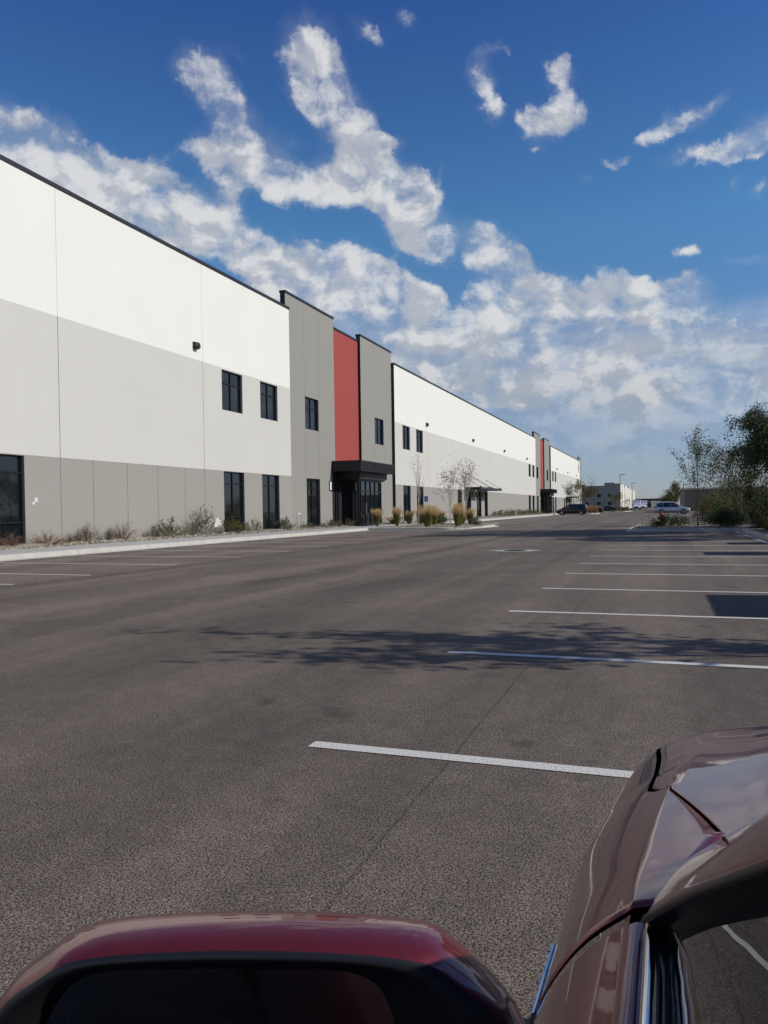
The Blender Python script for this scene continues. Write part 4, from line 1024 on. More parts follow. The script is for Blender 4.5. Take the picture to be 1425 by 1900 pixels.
# ornamental grasses and plants on the left island
GI = [(-18.6, 50.2, .55, 1.15, 'tall tan plumed grass clump in front of the entrance glass, leftmost on the island'),
 (-19.6, 56.6, .9, .55, 'short tan grass tuft by the wall right of the entrance'),
 (-16.9, 49.4, .45, 1.25, 'slim upright grass clump with tan plumes at the dark wall edge'),
 (-18.4, 56.7, .6, 1.0, 'tan grass clump beside the pale hoop bike rack'),
 (-17.9, 58.2, .7, 1.05, 'yellowish grass clump between the bike rack and the bare sapling'),
 (-14.14, 47.3, .85, 1.35, 'widest tan plumed grass clump just right of the bare sapling'),
 (-15.0, 51.8, .6, 1.15, 'reddish tan grass clump left of the leafy green bush on the island'),
 (-12.0, 46.4, .42, 1.3, 'narrow dense grass clump near the kerb with tall orange plumes'),
 (-12.5, 49.0, .55, 1.42, 'tallest orange plumed grass clump near the tip of the island'),
 (-12.6, 52.4, .5, 1.1, 'orange grass clump behind the green plant at the island tip'),
 (-13.7, 54.4, .7, .85, 'loose brown grass clump in the rear of the island'),
 (-16.2, 57.0, .8, 1.0, 'hazy tan grass at the back of the island below the sapling trees')]
for i, (x, y, wd, h, lb) in enumerate(GI):
    grass_clump('ornamental_grass', lb, (x, y, .14), wd * 1.25, h * 1.08, seed=50 + i, group='ornamental grasses on the left island', plumes=120 if wd > .5 else 80, blades=560)
shrub('leafy_plant', 'leafy bright green plant in the middle of the left island', (-15.1, 54.0, .14), .75, .8, ['leafgreen'], 1200, .07, seed=71)
shrub('leafy_plant', 'fresh green leafy plant at the right tip of the left island', (-11.6, 49.6, .14), .65, .62, ['leafgreen'], 900, .06, seed=72)
shrub('leafy_plant', 'dark green weedy plant behind the grasses left of the bare sapling', (-17.0, 56.0, .14), .8, .85, ['leafgreen', 'leafdark'], 700, .06, seed=73)
tree('sapling', 'bare pale sapling with upright branches and almost no leaves', (-16.9, 54.3, .14), 4.15, ['leafdry'], nleaf=60, lsize=.07, seed=4, trunk=.045, fork=.28, limbs=12, spread=.2, lean=.13, depth=2, bark='palebark', group='saplings on the left island', kids=(1, 3), limb_len=.5, up=.5)
tree('sapling', 'short sapling with sparse dry brown leaves, between the other two island saplings', (-15.3, 57.2, .14), 3.5, ['leafdry', 'leafrust'], nleaf=700, lsize=.09, seed=5, trunk=.04, fork=.2, limbs=14, spread=.32, lean=.25, depth=2, bark='palebark', group='saplings on the left island', kids=(2, 3), limb_len=.42, up=.4)
tree('sapling', 'tall narrow sapling with brown leaves left of the hung door canopies', (-14.3, 58.1, .14), 4.1, ['leafdry', 'leafrust'], nleaf=700, lsize=.09, seed=6, trunk=.04, fork=.2, limbs=14, spread=.26, lean=.18, depth=2, bark='palebark', group='saplings on the left island', kids=(2, 3), limb_len=.42, up=.5)
# low row beneath the far grey wall
ORD = 'first second third fourth fifth sixth seventh eighth ninth tenth eleventh twelfth thirteenth fourteenth fifteenth'.split()
for i in range(15):
    y = 96 + i * 2.55
    shrub('shrub', 'low %s shrub, %s from the near end in the row along the wall' % (['brown', 'olive', 'rusty'][i % 3], ORD[i]), (-19.95, y, .2), 1.9, .75 + .25 * ((i * 7) % 3) / 2, [['leafrust', 'leafdry'], ['leafyellow', 'leafgreen'], ['leafrust', 'leafgreen']][i % 3], 420, .10, seed=90 + i, stems=14, group='low shrub row along the far wall')
# island and trees round the black car
for i, (x, y, lb) in enumerate(((-13.3, 139.5, 'dry orange grass clump directly behind the black minivan'), (-12.2, 140.5, 'second dry orange grass clump, right of the first behind the minivan'), (-11.6, 143, 'reddish orange grass clump nearest the black sedan'))):
    grass_clump('ornamental_grass', lb, (x, y, .14), 1.5, 1.45, seed=130 + i, plume='straw', blade='straw', blades=320, plumes=90, group='dry grasses on the far island')
tree('young_tree', 'young yellow green tree behind the black minivan', (-15.6, 145, .14), 4.6, ['leafyellow', 'leafgreen'], 1700, .17, seed=11, trunk=.07, limbs=9, lean=.6, depth=2, jitter=.25, group='young trees by the parked minivan')
tree('young_tree', 'rusty brown young tree against the concrete warehouse', (-13.9, 156, .14), 4.4, ['leafrust', 'leafdark', 'leafyellow'], 2200, .18, seed=12, trunk=.07, limbs=9, lean=.6, depth=2, jitter=.3, group='young trees by the parked minivan')
tree('young_tree', 'small green tree left of the near lamp pole', (-10.9, 196, .1), 3.6, ['leafyellow', 'leafgreen'], 1300, .2, seed=13, trunk=.06, limbs=8, lean=.7, depth=2, jitter=.3)
for i, (x, y, wd, h) in enumerate(((-9.9, 191, 2.2, 1.2), (-8.9, 196, 2.2, 1.15), (-9.6, 203, 2.6, 1.3), (-8.8, 210, 2.4, 1.2))):
    shrub('weed_clump', 'tall green weeds on the verge by the near lamp pole, %s' % ['nearest clump', 'second clump', 'third clump', 'farthest clump'][i], (x, y, .12), wd, h, ['leafgreen', 'leafyellow'], 600, .16, seed=140 + i, stems=16, group='green weeds under the lamp pole')

# right hand island and verge
shrub('dark_shrub', 'dense dark green shrub in front of the red fire hydrant', (.12, 43.3, .14), 1.35, .62, ['leafdark', 'leafgreen'], 2600, .055, seed=201, stems=40)
shrub('dark_shrub', 'looser green shrub right behind the fire hydrant', (.75, 44.8, .14), 1.0, .72, ['leafgreen', 'leafdark'], 900, .06, seed=202)
shrub('weed_clump', 'thin dry weeds at the left tip of the right hand island', (-.75, 43.9, .14), .8, .45, ['leafyellow', 'leafdry'], 200, .05, seed=203, stems=14)
tree('young_tree', 'slim young tree with sparse green leaves on the right hand island', (1.65, 44.3, .14), 4.35, ['leafgreen', 'leafyellow', 'leafgreen'], 1900, .085, seed=21, trunk=.05, fork=.22, limbs=13, spread=.34, lean=.32, depth=2, jitter=.09, limb_len=.40, up=.35, kids=(2, 3))
tree('drooping_tree', 'big dark drooping tree at the right edge of the photo', (5.6, 32.5, .15), 5.8, ['leafdark', 'leafdark', 'leafgreen'], 60000, .10, seed=31, trunk=.20, fork=.36, limbs=17, spread=.55, lean=.85, depth=3, droop=.26, jitter=.10, limb_len=.40, lshape=2.8, kids=(2, 4), up=.35)
tree('yellowing_tree', 'small yellowing tree under the big dark tree on the right', (3.75, 44.5, .14), 3.6, ['leafyellow', 'leafrust', 'leafgreen'], 5200, .075, seed=33, trunk=.05, fork=.15, limbs=11, lean=.55, depth=2, jitter=.16)
tree('yellowing_tree', 'taller yellowing tree behind the first, nearest the island end', (3.75, 52.5, .14), 3.9, ['leafyellow', 'leafgreen'], 4200, .09, seed=34, trunk=.06, fork=.15, limbs=11, lean=.6, depth=2, jitter=.2)
VS = [(2.75, 41.6, 1.3, .95, 'leafdark', 'dark evergreen shrub at the right end of the island kerb'),
 (3.1, 43.8, 1.4, 1.0, 'leafdark', 'rounded dark shrub behind the island end'),
 (4.0, 40.3, 1.3, 1.1, 'leafgreen', 'green shrub between the island end and the verge'),
 (4.3, 37.0, 1.4, .95, 'leafrust', 'rusty brown shrub on the verge near the kerb'),
 (3.2, 48.6, 1.8, 1.3, 'leafgreen', 'tall green shrub behind the yellowing tree'),
 (3.0, 53.5, 2.0, 1.6, 'leafrust', 'russet shrub mass far along the island'),
 (4.6, 58.0, 2.6, 2.2, 'leafyellow', 'yellow green shrub at the back of the verge'),
 (3.9, 64.0, 2.6, 2.3, 'leafgreen', 'green shrub beyond the island near the tan building'),
 (5.5, 70.0, 3.4, 3.0, 'leafdark', 'large dark shrub mass toward the tan building'),
 (6.3, 50.0, 3.2, 3.0, 'leafdark', 'tall dark thicket behind the big tree'),
 (6.4, 42.0, 3.2, 3.2, 'leafdark', 'dense dark thicket under the big drooping tree'),
 (5.6, 36.0, 2.4, 2.0, 'leafdark', 'dark undergrowth at the foot of the big drooping tree'),
 (5.2, 80.0, 3.6, 2.6, 'leafyellow', 'yellowing bank of shrubs far along the verge'),
 (4.9, 92.0, 3.6, 2.2, 'leafgreen', 'green bank of shrubs behind the silver car'),
 (4.9, 76.0, 2.2, 1.2, 'leafrust', 'low russet growth beside the silver car nose')]
for i, (x, y, wd, h, k, lb) in enumerate(VS):
    alt = {'leafdark': ['leafdark', 'leafdark', 'leafgreen'], 'leafgreen': ['leafgreen', 'leafdark'], 'leafrust': ['leafrust', 'leafyellow', 'leafdark'], 'leafyellow': ['leafyellow', 'leafgreen']}[k]
    shrub('shrub', lb, (x, y, .14), wd, h, alt, int(2600 * max(wd, h)), .05 + .012 * wd, seed=220 + i, stems=int(26 * wd), group='shrubs on the right hand verge', fuzz=.09 * wd ** .7)
for i, (x, y, wd, h) in enumerate(((3.95, 33.6, .9, .75), (4.35, 35.2, .9, .8), (3.9, 31.3, .8, .7), (4.1, 29.2, .9, .8), (4.6, 32.6, 1.0, .9))):
    grass_clump('ornamental_grass', ['tufted green gold grass by the right kerb, below the big tree', 'second tuft of grass behind the kerb, nearer the shrubs', 'grass tuft at the very right edge of the photo', 'near grass tuft beyond the right hand kerb', 'grass tuft right of the others under the drooping branches'][i], (x, y, .14), wd, h, seed=260 + i, blades=420, plumes=24, plume='blade', group='grass tufts along the right kerb')
tree('poplar', 'upright yellow green tree seen above the silver car', (2.4, 200, 0), 5.6, ['leafyellow', 'leafgreen'], 2400, .26, seed=41, trunk=.1, fork=.08, limbs=13, lean=.35, depth=2, jitter=.3, limb_len=.38)
tree('poplar', 'shorter yellow green tree just left of the upright one above the silver car', (1.4, 215, 0), 4.2, ['leafyellow', 'leafgreen'], 1800, .26, seed=42, trunk=.1, fork=.1, limbs=11, lean=.5, depth=2, jitter=.35, limb_len=.4)
tree('round_tree', 'round dark tree in the distance at the end of the road', (.8, 300, 0), 4.6, ['leafdark', 'leafgreen'], 2200, .35, seed=43, trunk=.12, fork=.2, limbs=11, lean=.8, depth=2, jitter=.5, limb_len=.4)
# trees on the verge beside the viewpoint; they throw the long shadows over the stalls
tree('verge_tree', 'open branched tree on the verge beside the near stalls', (5.7, 8.0, .15), 4.9, ['leafgreen', 'leafdark'], 1250, .16, seed=61, trunk=.09, fork=.3, limbs=9, spread=.24, lean=.14, depth=2, jitter=.10, limb_len=.42, up=.3, group='trees on the near verge')
for i, (x, y, h) in enumerate(((9.9, 38.6, 12.2), (9.8, 42.2, 11.6))):
    tree('verge_tree', ['tall leafy tree behind the thicket, nearer one', 'tall leafy tree behind the thicket, farther one'][i], (x, y, .2), h, ['leafdark', 'leafgreen'], 7000, .30, seed=64 + i, trunk=.22, fork=.2, limbs=15, spread=.5, lean=.5, depth=2, jitter=.35, limb_len=.28, group='trees on the near verge')
for i, (x, y, wd, h, k) in enumerate(((4.6, 13.6, 1.3, .9, 'leafyellow'), (5.4, 16.2, 1.6, 1.1, 'leafgreen'), (4.5, 19.0, 1.2, .8, 'leafrust'), (5.6, 5.0, 1.3, .8, 'leafgreen'), (6.4, 24.8, 1.8, 1.3, 'leafgreen'), (4.7, 3.0, 1.1, .7, 'leafyellow'))):
    shrub('shrub', ['yellowing shrub just past the nearest utility cabinet', 'round green shrub between the two nearer utility cabinets', 'low russet shrub before the middle utility cabinet', 'green shrub left of the trunk of the open branched verge tree', 'broad green shrub beyond the middle utility cabinet', 'small yellowing shrub nearest the maroon car on the verge'][i], (x, y, .14), wd, h, [k, 'leafgreen'], 1300, .06, seed=400 + i, group='shrubs on the right hand verge')
def cabinet(x, y, wx, wy, h, label):  # unseen guessed box, added to cast a block shadow over the stalls
    r = empty('utility_cabinet', (x, y, .14), label, 'utility cabinet', 'utility cabinets on the verge')
    m = MB(); m.box(-wx / 2 - .1, wx / 2 + .1, -wy / 2 - .1, wy / 2 + .1, 0, .12); m.build('plinth', M['concrete'], r)
    m = MB(); m.box(-wx / 2, wx / 2, -wy / 2, wy / 2, .125, h); m.build('body', M['utility'], r, bevel=.02)
    m = MB(); m.box(-wx / 2 - .012, -wx / 2 - .002, -wy / 2 + .08, -.02, .25, h - .1); m.box(-wx / 2 - .012, -wx / 2 - .002, .02, wy / 2 - .08, .25, h - .1); m.build('door', M['utility'], r)
    return r
cabinet(4.35, 11.1, .7, 2.25, 2.15, 'green utility cabinet on the verge, nearest one')
cabinet(5.0, 22.3, .7, 1.4, 2.3, 'green utility cabinet on the verge, middle one')
cabinet(5.5, 28.0, .7, 1.4, 2.0, 'green utility cabinet on the verge, farthest one')

# ------------------------------------------------------------------ parked vehicles
def vehicle(name, label, cat, loc, rz, Lh, W, prof, glass, wheels, paint, wr=.33, group=None, roof_in=.16, lamps=True):
    """body lofted along its length: prof rows (x, z_bottom, z_belt, z_top, half width at belt, half width at top)"""
    r = empty(name, loc, label, cat, group, rz)
    m = MB(); rows = []
    x0, x1 = prof[0][0], prof[-1][0]; n = 64
    for i in range(n + 1):
        x = x0 + (x1 - x0) * i / n; zb, zbelt, zt, hb, ht = cr(prof, x)
        zm = (zb + zbelt) / 2; pts = [(0, zb), (hb * .85, zb), (hb * .98, zb + .10), (hb, zm), (hb * .985, zbelt - .06), (hb * .95, zbelt)]
        if zt - zbelt > .08: pts += [(hb * .95 + (ht - hb * .95) * .5 + .012, (zbelt + zt) / 2), (ht + .01, zt - .07), (ht - .07, zt - .012), (0, zt + .01)]
        else: pts += [(hb * .90, zbelt + (zt - zbelt) * .5), (hb * .8, zt - .01), (hb * .6, zt), (0, zt + .012)]
        rows.append([Vector((x, y, z)) for y, z in pts])
    wrr = wr + .045
    def keep(*q):
        return not all(any((v.x - wx) ** 2 + (v.z - wr) ** 2 < wrr * wrr for wx in wheels) and abs(v.y) > .45 for v in q)
    for row in rows:
        for v in row:
            for wx in wheels:
                d = math.hypot(v.x - wx, v.z - wr)
                if abs(v.y) > .45 and d < wrr and d > wrr * .72: v.x = wx + (v.x - wx) * wrr / d; v.z = wr + (v.z - wr) * wrr / d
    for s in (1, -1):
        m.grid([[(v.x, v.y * s, v.z) for v in row] for row in rows], keep=None if not wheels else (lambda a, b, c, d: keep(Vector(a), Vector(b), Vector(c), Vector(d))))
    for rw, sg in ((rows[0], 1), (rows[-1], -1)):
        vs = [(v.x, v.y, v.z) for v in rw] + [(v.x, -v.y, v.z) for v in reversed(rw[1:-1])]; m.add(vs, [tuple(range(len(vs)))[::sg]])
    m.build('body', paint, r, smooth=True, recalc=True, merge=True)
    def side_at(x, z):
        zb, zbelt, zt, hb, ht = cr(prof, x)
        t = (z - zbelt) / max(zt - zbelt, .05)
        if z <= zbelt: return hb
        return hb * .95 + (ht + .01 - hb * .95) * min(t / ((zt - .07 - zbelt) / max(zt - zbelt, .05)), 1.0) + .012 * (1 - abs(2 * t - 1))
    for poly in glass['side']:
        for s in (1, -1):
            m = MB(); c = [Vector((x, s * (side_at(x, z) + .022), z)) for x, z in poly]; m.add(c, [tuple(range(len(c)))]); m.build('window', M['vglass'], r)
    for nm in ('front', 'rear'):
        if nm in glass:
            (xa, za), (xb, zb_) = glass[nm]; dx = .012 if nm == 'front' else -.012
            sgn = 1 if glass.get('nose', 1) > 0 else -1
            ya = cr(prof, xa)[3] * .86; yb = cr(prof, xb)[4] * .93; off = dx * sgn
            m = MB(); m.grid([[(xa + off - abs(k) * .05 * (1 if off > 0 else -1), ya * k, za + .014) for k in (-1, -.5, 0, .5, 1)], [(xb + off - abs(k) * .03 * (1 if off > 0 else -1), yb * k, zb_ + .014) for k in (-1, -.5, 0, .5, 1)]])
            m.build('windscreen' if nm == 'front' else 'rear_window', M['vglass'], r)
    for wx in wheels:
        for s in (1, -1):
            hb = cr(prof, wx)[3]; y = s * (hb - .085)
            m = MB(); m.lathe([(wr * .62, -.10 * s), (wr * .93, -.10 * s), (wr, -.07 * s), (wr, .07 * s), (wr * .93, .10 * s), (wr * .66, .10 * s)], origin=(wx, y, wr), axis='y', n=28)
            ty = m.build('wheel', M['tyre'], r, smooth=True, recalc=True)
            m = MB(); m.lathe([(.001, .05 * s), (.05, .055 * s), (.06, .04 * s)], origin=(wx, y, wr), axis='y', n=16); m.lathe([(wr * .60, .085 * s), (wr * .67, .09 * s), (wr * .67, .0)], origin=(wx, y, wr), axis='y', n=28)
            for k in range(6):
                a = k * PI / 3; c, d = math.cos(a), math.sin(a); q = .035
                m.add([(wx + .04 * c - q * d, y + .05 * s, wr + .04 * d + q * c), (wx + .04 * c + q * d, y + .05 * s, wr + .04 * d - q * c), (wx + wr * .64 * c + q * .7 * d, y + .07 * s, wr + wr * .64 * d - q * .7 * c), (wx + wr * .64 * c - q * .7 * d, y + .07 * s, wr + wr * .64 * d + q * .7 * c)], [(0, 1, 2, 3)])
            m.build('rim', M['alloy'], ty)
            m = MB(); m.lathe([(wr * .62, 0), (.001, 0)], origin=(wx, y - .02 * s, wr), axis='y', n=20); m.build('brake', M['blackp'], ty)
            m = MB(); m.lathe([(wrr + .01, -.12 * s), (wrr + .01, .10 * s)], origin=(wx, s * (hb - .10), wr), axis='y', n=28); m.lathe([(wrr + .01, 0), (.001, 0)], origin=(wx, s * (hb - .30), wr), axis='y', n=28)
            m.build('wheel_arch', M['blackp'], r)
    if lamps:
        zb, zbelt, zt, hb, ht = cr(prof, x1 - .12)
        for s in (1, -1):
            m = MB(); zz = glass['lampz']; h0 = cr(prof, x1 - .05)[3]; h1 = cr(prof, x1 - .42)[3]
            m.add([(x1 + .01, s * h0 * .72, zz - .09), (x1 - .03, s * (h0 + .01), zz - .09), (x1 - .42, s * (h1 + .01), zz - .02), (x1 - .42, s * (h1 * .97 + .008), zz + .10), (x1 - .05, s * h0 * .96, zz + .07), (x1 + .005, s * h0 * .72, zz + .06)], [(0, 1, 4, 5), (1, 2, 3, 4)]); m.build('headlight', M['headl'], r)
            zt_ = glass['tailz']; h0 = cr(prof, x0 + .04)[3]; h1 = cr(prof, x0 + .3)[3]
            m = MB(); m.add([(x0 - .012, s * h0 * .75, zt_ - .1), (x0 + .02, s * (h0 + .012), zt_ - .1), (x0 + .26, s * (h1 + .008), zt_), (x0 + .26, s * (h1 + .006), zt_ + .16), (x0 + .03, s * (h0 + .008), zt_ + .2), (x0 - .012, s * h0 * .75, zt_ + .2)], [(0, 1, 4, 5), (1, 2, 3, 4)]); m.build('taillight', M['taill'], r)
            m = MB(); mx_ = glass['mirror']; hm = side_at(mx_, cr(prof, mx_)[1] + .02); zc = cr(prof, mx_)[1]
            m.box(mx_ - .06, mx_ + .08, s * hm, s * (hm + .2), zc + .02, zc + .17); m.build('side_mirror', paint, r, recalc=True, bevel=.03)
    m = MB(); zb = cr(prof, 0)[0]; m.box(x0 + .1, x1 - .1, -W / 2 + .12, W / 2 - .12, zb - .04, zb + .05); m.build('underbody', M['blackp'], r)
    return r
def door_lines(r, prof, xs, z0, z1):
    for s in (1, -1):
        m = MB()
        for x in xs: 
            hb = cr(prof, x)[3]; m.box(x - .006, x + .006, s * (hb + .002) - .002, s * (hb + .002) + .002, z0, z1)
        m.build('door_gap', M['blackp'], r)
        m = MB()
        for x in xs[:-1] if len(xs) > 1 else xs:
            hb = cr(prof, x + .15)[3]; m.box(x + .08, x + .24, s * (hb - .0) - .0, s * (hb + .025), z1 - .14, z1 - .10)
        m.build('door_handle', M['blackp'], r, recalc=True)
# silver crossover, nose to the right
P_suv = [(-2.35, .42, .95, 1.02, .72, .60), (-2.25, .34, 1.00, 1.45, .82, .58), (-1.95, .30, 1.02, 1.66, .88, .62), (-1.2, .26, 1.00, 1.73, .90, .66), (0, .24, .98, 1.73, .91, .68), (.35, .24, .97, 1.69, .91, .67), (.8, .24, .97, 1.40, .91, .64), (1.2, .24, .97, 1.12, .90, .64), (1.35, .24, .96, 1.03, .90, .66), (1.9, .27, .88, .94, .88, .66), (2.2, .32, .80, .84, .82, .62), (2.38, .40, .66, .70, .66, .50)]
G_suv = dict(side=[[(-1.95, 1.06), (-1.25, 1.03), (-1.25, 1.62), (-1.72, 1.58), (-1.98, 1.34)], [(-1.18, 1.03), (-.28, 1.02), (-.28, 1.64), (-1.18, 1.62)], [(-.21, 1.02), (.98, 1.02), (.40, 1.58), (.2, 1.63), (-.21, 1.64)]], front=((1.22, 1.08), (.42, 1.62)), rear=((-2.28, 1.10), (-2.10, 1.55)), lampz=.78, tailz=.92, mirror=.85)
v = vehicle('crossover_car', 'silver crossover car parked nose to the right beyond the red hydrant', 'car', (1.05, 123.5, 0), 0, 4.7, 1.82, P_suv, G_suv, (-1.40, 1.44), M['silver'], .38)
door_lines(v, P_suv, (-1.15, -.22, .95), .42, .98); v.scale = (1.06, 1.06, 1.06)
m = MB(); [m.box(-1.6, .2, s * .55 - .02, s * .55 + .02, 1.76, 1.80) for s in (1, -1)]; m.build('roof_rail', M['galv'], v)
m = MB(); m.box(-2.1, 2.1, -.93, -.905, .30, .40); m.box(-2.1, 2.1, .905, .93, .30, .40); m.build('sill_trim', M['pole'], v)
# black minivan, nose to the left (towards the building)
P_van = [(-2.45, .40, .98, 1.05, .78, .62), (-2.38, .32, 1.02, 1.52, .88, .66), (-2.1, .28, 1.04, 1.72, .93, .72), (-1.2, .24, 1.02, 1.77, .96, .74), (0, .22, 1.00, 1.77, .97, .75), (.6, .22, .99, 1.70, .97, .73), (1.1, .22, .98, 1.42, .96, .68), (1.55, .22, .97, 1.14, .95, .68), (1.75, .24, .94, 1.03, .94, .68), (2.1, .27, .86, .92, .90, .64), (2.35, .32, .76, .80, .82, .58), (2.48, .40, .62, .66, .66, .5)]
G_van = dict(side=[[(-2.05, 1.10), (-1.15, 1.06), (-1.15, 1.66), (-1.9, 1.64), (-2.1, 1.4)], [(-1.07, 1.06), (-.02, 1.04), (-.02, 1.68), (-1.07, 1.67)], [(.06, 1.04), (1.35, 1.05), (.72, 1.60), (.5, 1.65), (.06, 1.68)]], front=((1.6, 1.10), (.68, 1.64)), rear=((-2.41, 1.12), (-2.25, 1.6)), lampz=.74, tailz=1.0, mirror=1.15)
v = vehicle('minivan', 'black minivan parked nose toward the building beside the far entrance', 'minivan', (-14.4, 131.5, 0), PI, 5.0, 1.95, P_van, G_van, (-1.55, 1.55), M['blackpaint'], .36)
door_lines(v, P_van, (-1.1, .0, 1.25), .40, .98)
# black sedans
P_sed = [(-2.3, .40, .86, .90, .66, .5), (-2.2, .30, .95, 1.00, .80, .62), (-1.7, .26, .96, 1.08, .88, .62), (-1.35, .24, .95, 1.20, .89, .60), (-.8, .22, .94, 1.40, .90, .58), (-.2, .20, .93, 1.45, .91, .60), (.3, .20, .92, 1.41, .91, .60), (.8, .20, .91, 1.18, .91, .58), (1.15, .20, .90, 1.0, .90, .6), (1.7, .22, .82, .90, .88, .62), (2.15, .28, .70, .78, .80, .58), (2.35, .38, .58, .62, .62, .48)]
G_sed = dict(side=[[(-1.55, 1.0), (-.45, .96), (-.45, 1.38), (-.85, 1.34), (-1.25, 1.18)], [(-.38, .96), (.98, .96), (.48, 1.28), (.2, 1.37), (-.38, 1.39)]], front=((1.12, 1.0), (.38, 1.36)), rear=((-1.6, 1.10), (-.85, 1.38)), lampz=.66, tailz=.78, mirror=.72)
v = vehicle('sedan', 'black sedan parked in front of the concrete warehouse, fully in view', 'car', (-13.7, 205, 0), PI, 4.6, 1.8, P_sed, G_sed, (-1.35, 1.42), M['blackpaint'], .33, 'sedans parked past the island'); door_lines(v, P_sed, (-.42, .9), .35, .9)
sed = v
c = copy_thing(v, (-13.6, 158, 0), PI, 'dark sedan mostly hidden between the minivan and the dry orange grasses', 'sedans parked past the island')
# white box trucks
def truck(loc, s, label):
    r = empty('box_truck', loc, label, 'truck', 'white box trucks parked at the end of the lot', 0)
    m = MB(); m.box(-1.25, 1.25, 1.9, 7.4, .95, 3.45); m.build('cargo_box', M['whitep'], r, bevel=.04)
    m = MB()
    rows = [[(-1.05, 1.85, .45), (1.05, 1.85, .45), (1.05, 1.85, 2.5), (-1.05, 1.85, 2.5)], [(-1.05, .75, .45), (1.05, .75, .45), (.98, .75, 2.45), (-.98, .75, 2.45)], [(-1.05, .30, .45), (1.05, .30, .45), (1.0, .30, 1.55), (-1.0, .30, 1.55)], [(-1.0, -.45, .45), (1.0, -.45, .45), (.9, -.45, 1.25), (-.9, -.45, 1.25)]]
    for a, b in zip(rows, rows[1:]):
        for k in range(4): m.quad(a[k], a[(k + 1) % 4], b[(k + 1) % 4], b[k])
    m.quad(*rows[0]); m.quad(*rows[-1]); m.build('cab', M['whitep'], r, recalc=True, bevel=.05)
    m = MB(); m.quad((-.90, .37, 1.60), (.90, .37, 1.60), (.86, .70, 2.32), (-.86, .70, 2.32)); m.build('windscreen', M['vglass'], r)
    m = MB(); m.box(-.65, .65, -.49, -.46, .75, 1.15); m.build('grille', M['blackp'], r)
    for q in (-1, 1):
        m = MB(); m.box(q * .82 - .13, q * .82 + .13, -.49, -.455, .8, 1.05); m.build('headlight', M['headl'], r)
        m = MB(); m.quad((q * 1.06, .45, 1.6), (q * 1.06, 1.5, 1.6), (q * 1.04, 1.5, 2.3), (q * 1.03, .8, 2.3)); m.build('side_window', M['vglass'], r)
        m = MB(); m.box(q * 1.1, q * 1.32, .42, .5, 1.5, 1.95); m.build('side_mirror', M['blackp'], r, recalc=True)
        for wy in (.15, 5.9):
            m = MB(); m.lathe([(.001, 0), (.40, 0), (.42, .05), (.42, .22), (.001, .22)], origin=(q * .95 - .11, wy, .42), axis='x', n=20); m.build('wheel', M['tyre'], r)
    m = MB(); m.box(-1.1, 1.1, -.6, -.5, .42, .68); m.build('bumper', M['pole'], r)
    m = MB(); m.box(-.5, .5, .2, 7.2, .5, .94); m.build('chassis', M['blackp'], r)
    return r
truck((-9.2, 283, 0), 1, 'white box truck facing the camera, front one below the far lamp pole')
truck((-7.6, 306, 0), 1, 'white box truck partly behind the front truck, seen to its right')

# ------------------------------------------------------------------ the maroon car beside the viewpoint
car = empty('maroon_car', (.79, 0, 0), 'maroon car in the foreground, its left fender, bonnet and wing mirror in view', 'car')
pb = set(bpy.data.objects)
CX = .79
# param u -> crest x, y, z and widest-line x, y
CR = [(0, .42, -2.62, .95, .34, -2.66), (1, .12, -2.5, 1.0, .02, -2.5), (2, .0, -2.1, 1.0, -.09, -2.1), (3, -.03, -1.2, .965, -.12, -1.2), (4, -.032, -.4, .94, -.125, -.4), (5, -.032, .3, .918, -.125, .3),
      (6, -.030, .69, .905, -.125, .69), (7, -.020, .87, .893, -.125, .87), (8, .0, 1.07, .880, -.124, 1.07), (9, .014, 1.21, .868, -.114, 1.21), (10, .045, 1.38, .850, -.102, 1.37), (11, .078, 1.54, .828, -.085, 1.53),
      (12, .125, 1.68, .808, -.045, 1.68), (13, .22, 1.81, .788, .055, 1.82), (14, .42, 1.90, .772, .30, 1.92), (15, .79, 1.94, .765, .79, 1.98)]
G = [(0, 0, 0), (.004, .04, .004), (.012, .15, .012), (.03, .37, .03), (.06, .62, .06), (.10, .84, .10), (.14, .95, .14), (.19, 1.0, .19), (.25, 1.0, .25), (.34, .985, .34), (.45, .96, .45), (.55, .92, .55), (.63, .82, .63), (.70, .62, .69)]
G2 = [(0, 0, 0), (.004, .03, .004), (.012, .10, .012), (.03, .21, .03), (.05, .33, .05), (.068, .54, .068), (.086, .76, .086), (.105, .90, .105), (.14, .975, .14), (.19, 1.0, .19), (.25, 1.0, .25), (.34, .985, .34), (.45, .96, .45), (.55, .92, .55), (.63, .82, .63), (.70, .62, .69)]
def side_pt(u, drop, off=0.0):
    cx_, cy_, cz_, ox, oy = cr(CR, u); g, dz = cr(G, drop); g2 = cr(G2, drop)[0]; wv_ = .18 * math.exp(-((u - 8.7) / 1.5) ** 2); g = g + (g2 - g) * wv_
    g = max(g, 0) ** (1 - .42 * max(0, min(1, (u - 9.2) / 1.8)))
    # slight hollow above the wheel and a rise over the arch
    p = Vector((cx_ + (ox - cx_) * g, cy_ + (oy - cy_) * g, cz_ - dz))
    return p
def u_at_y(y):
    lo, hi = 0.0, 15.0
    for _ in range(40):
        m_ = (lo + hi) / 2
        if cr(CR, m_)[1] < y: lo = m_
        else: hi = m_
    return (lo + hi) / 2
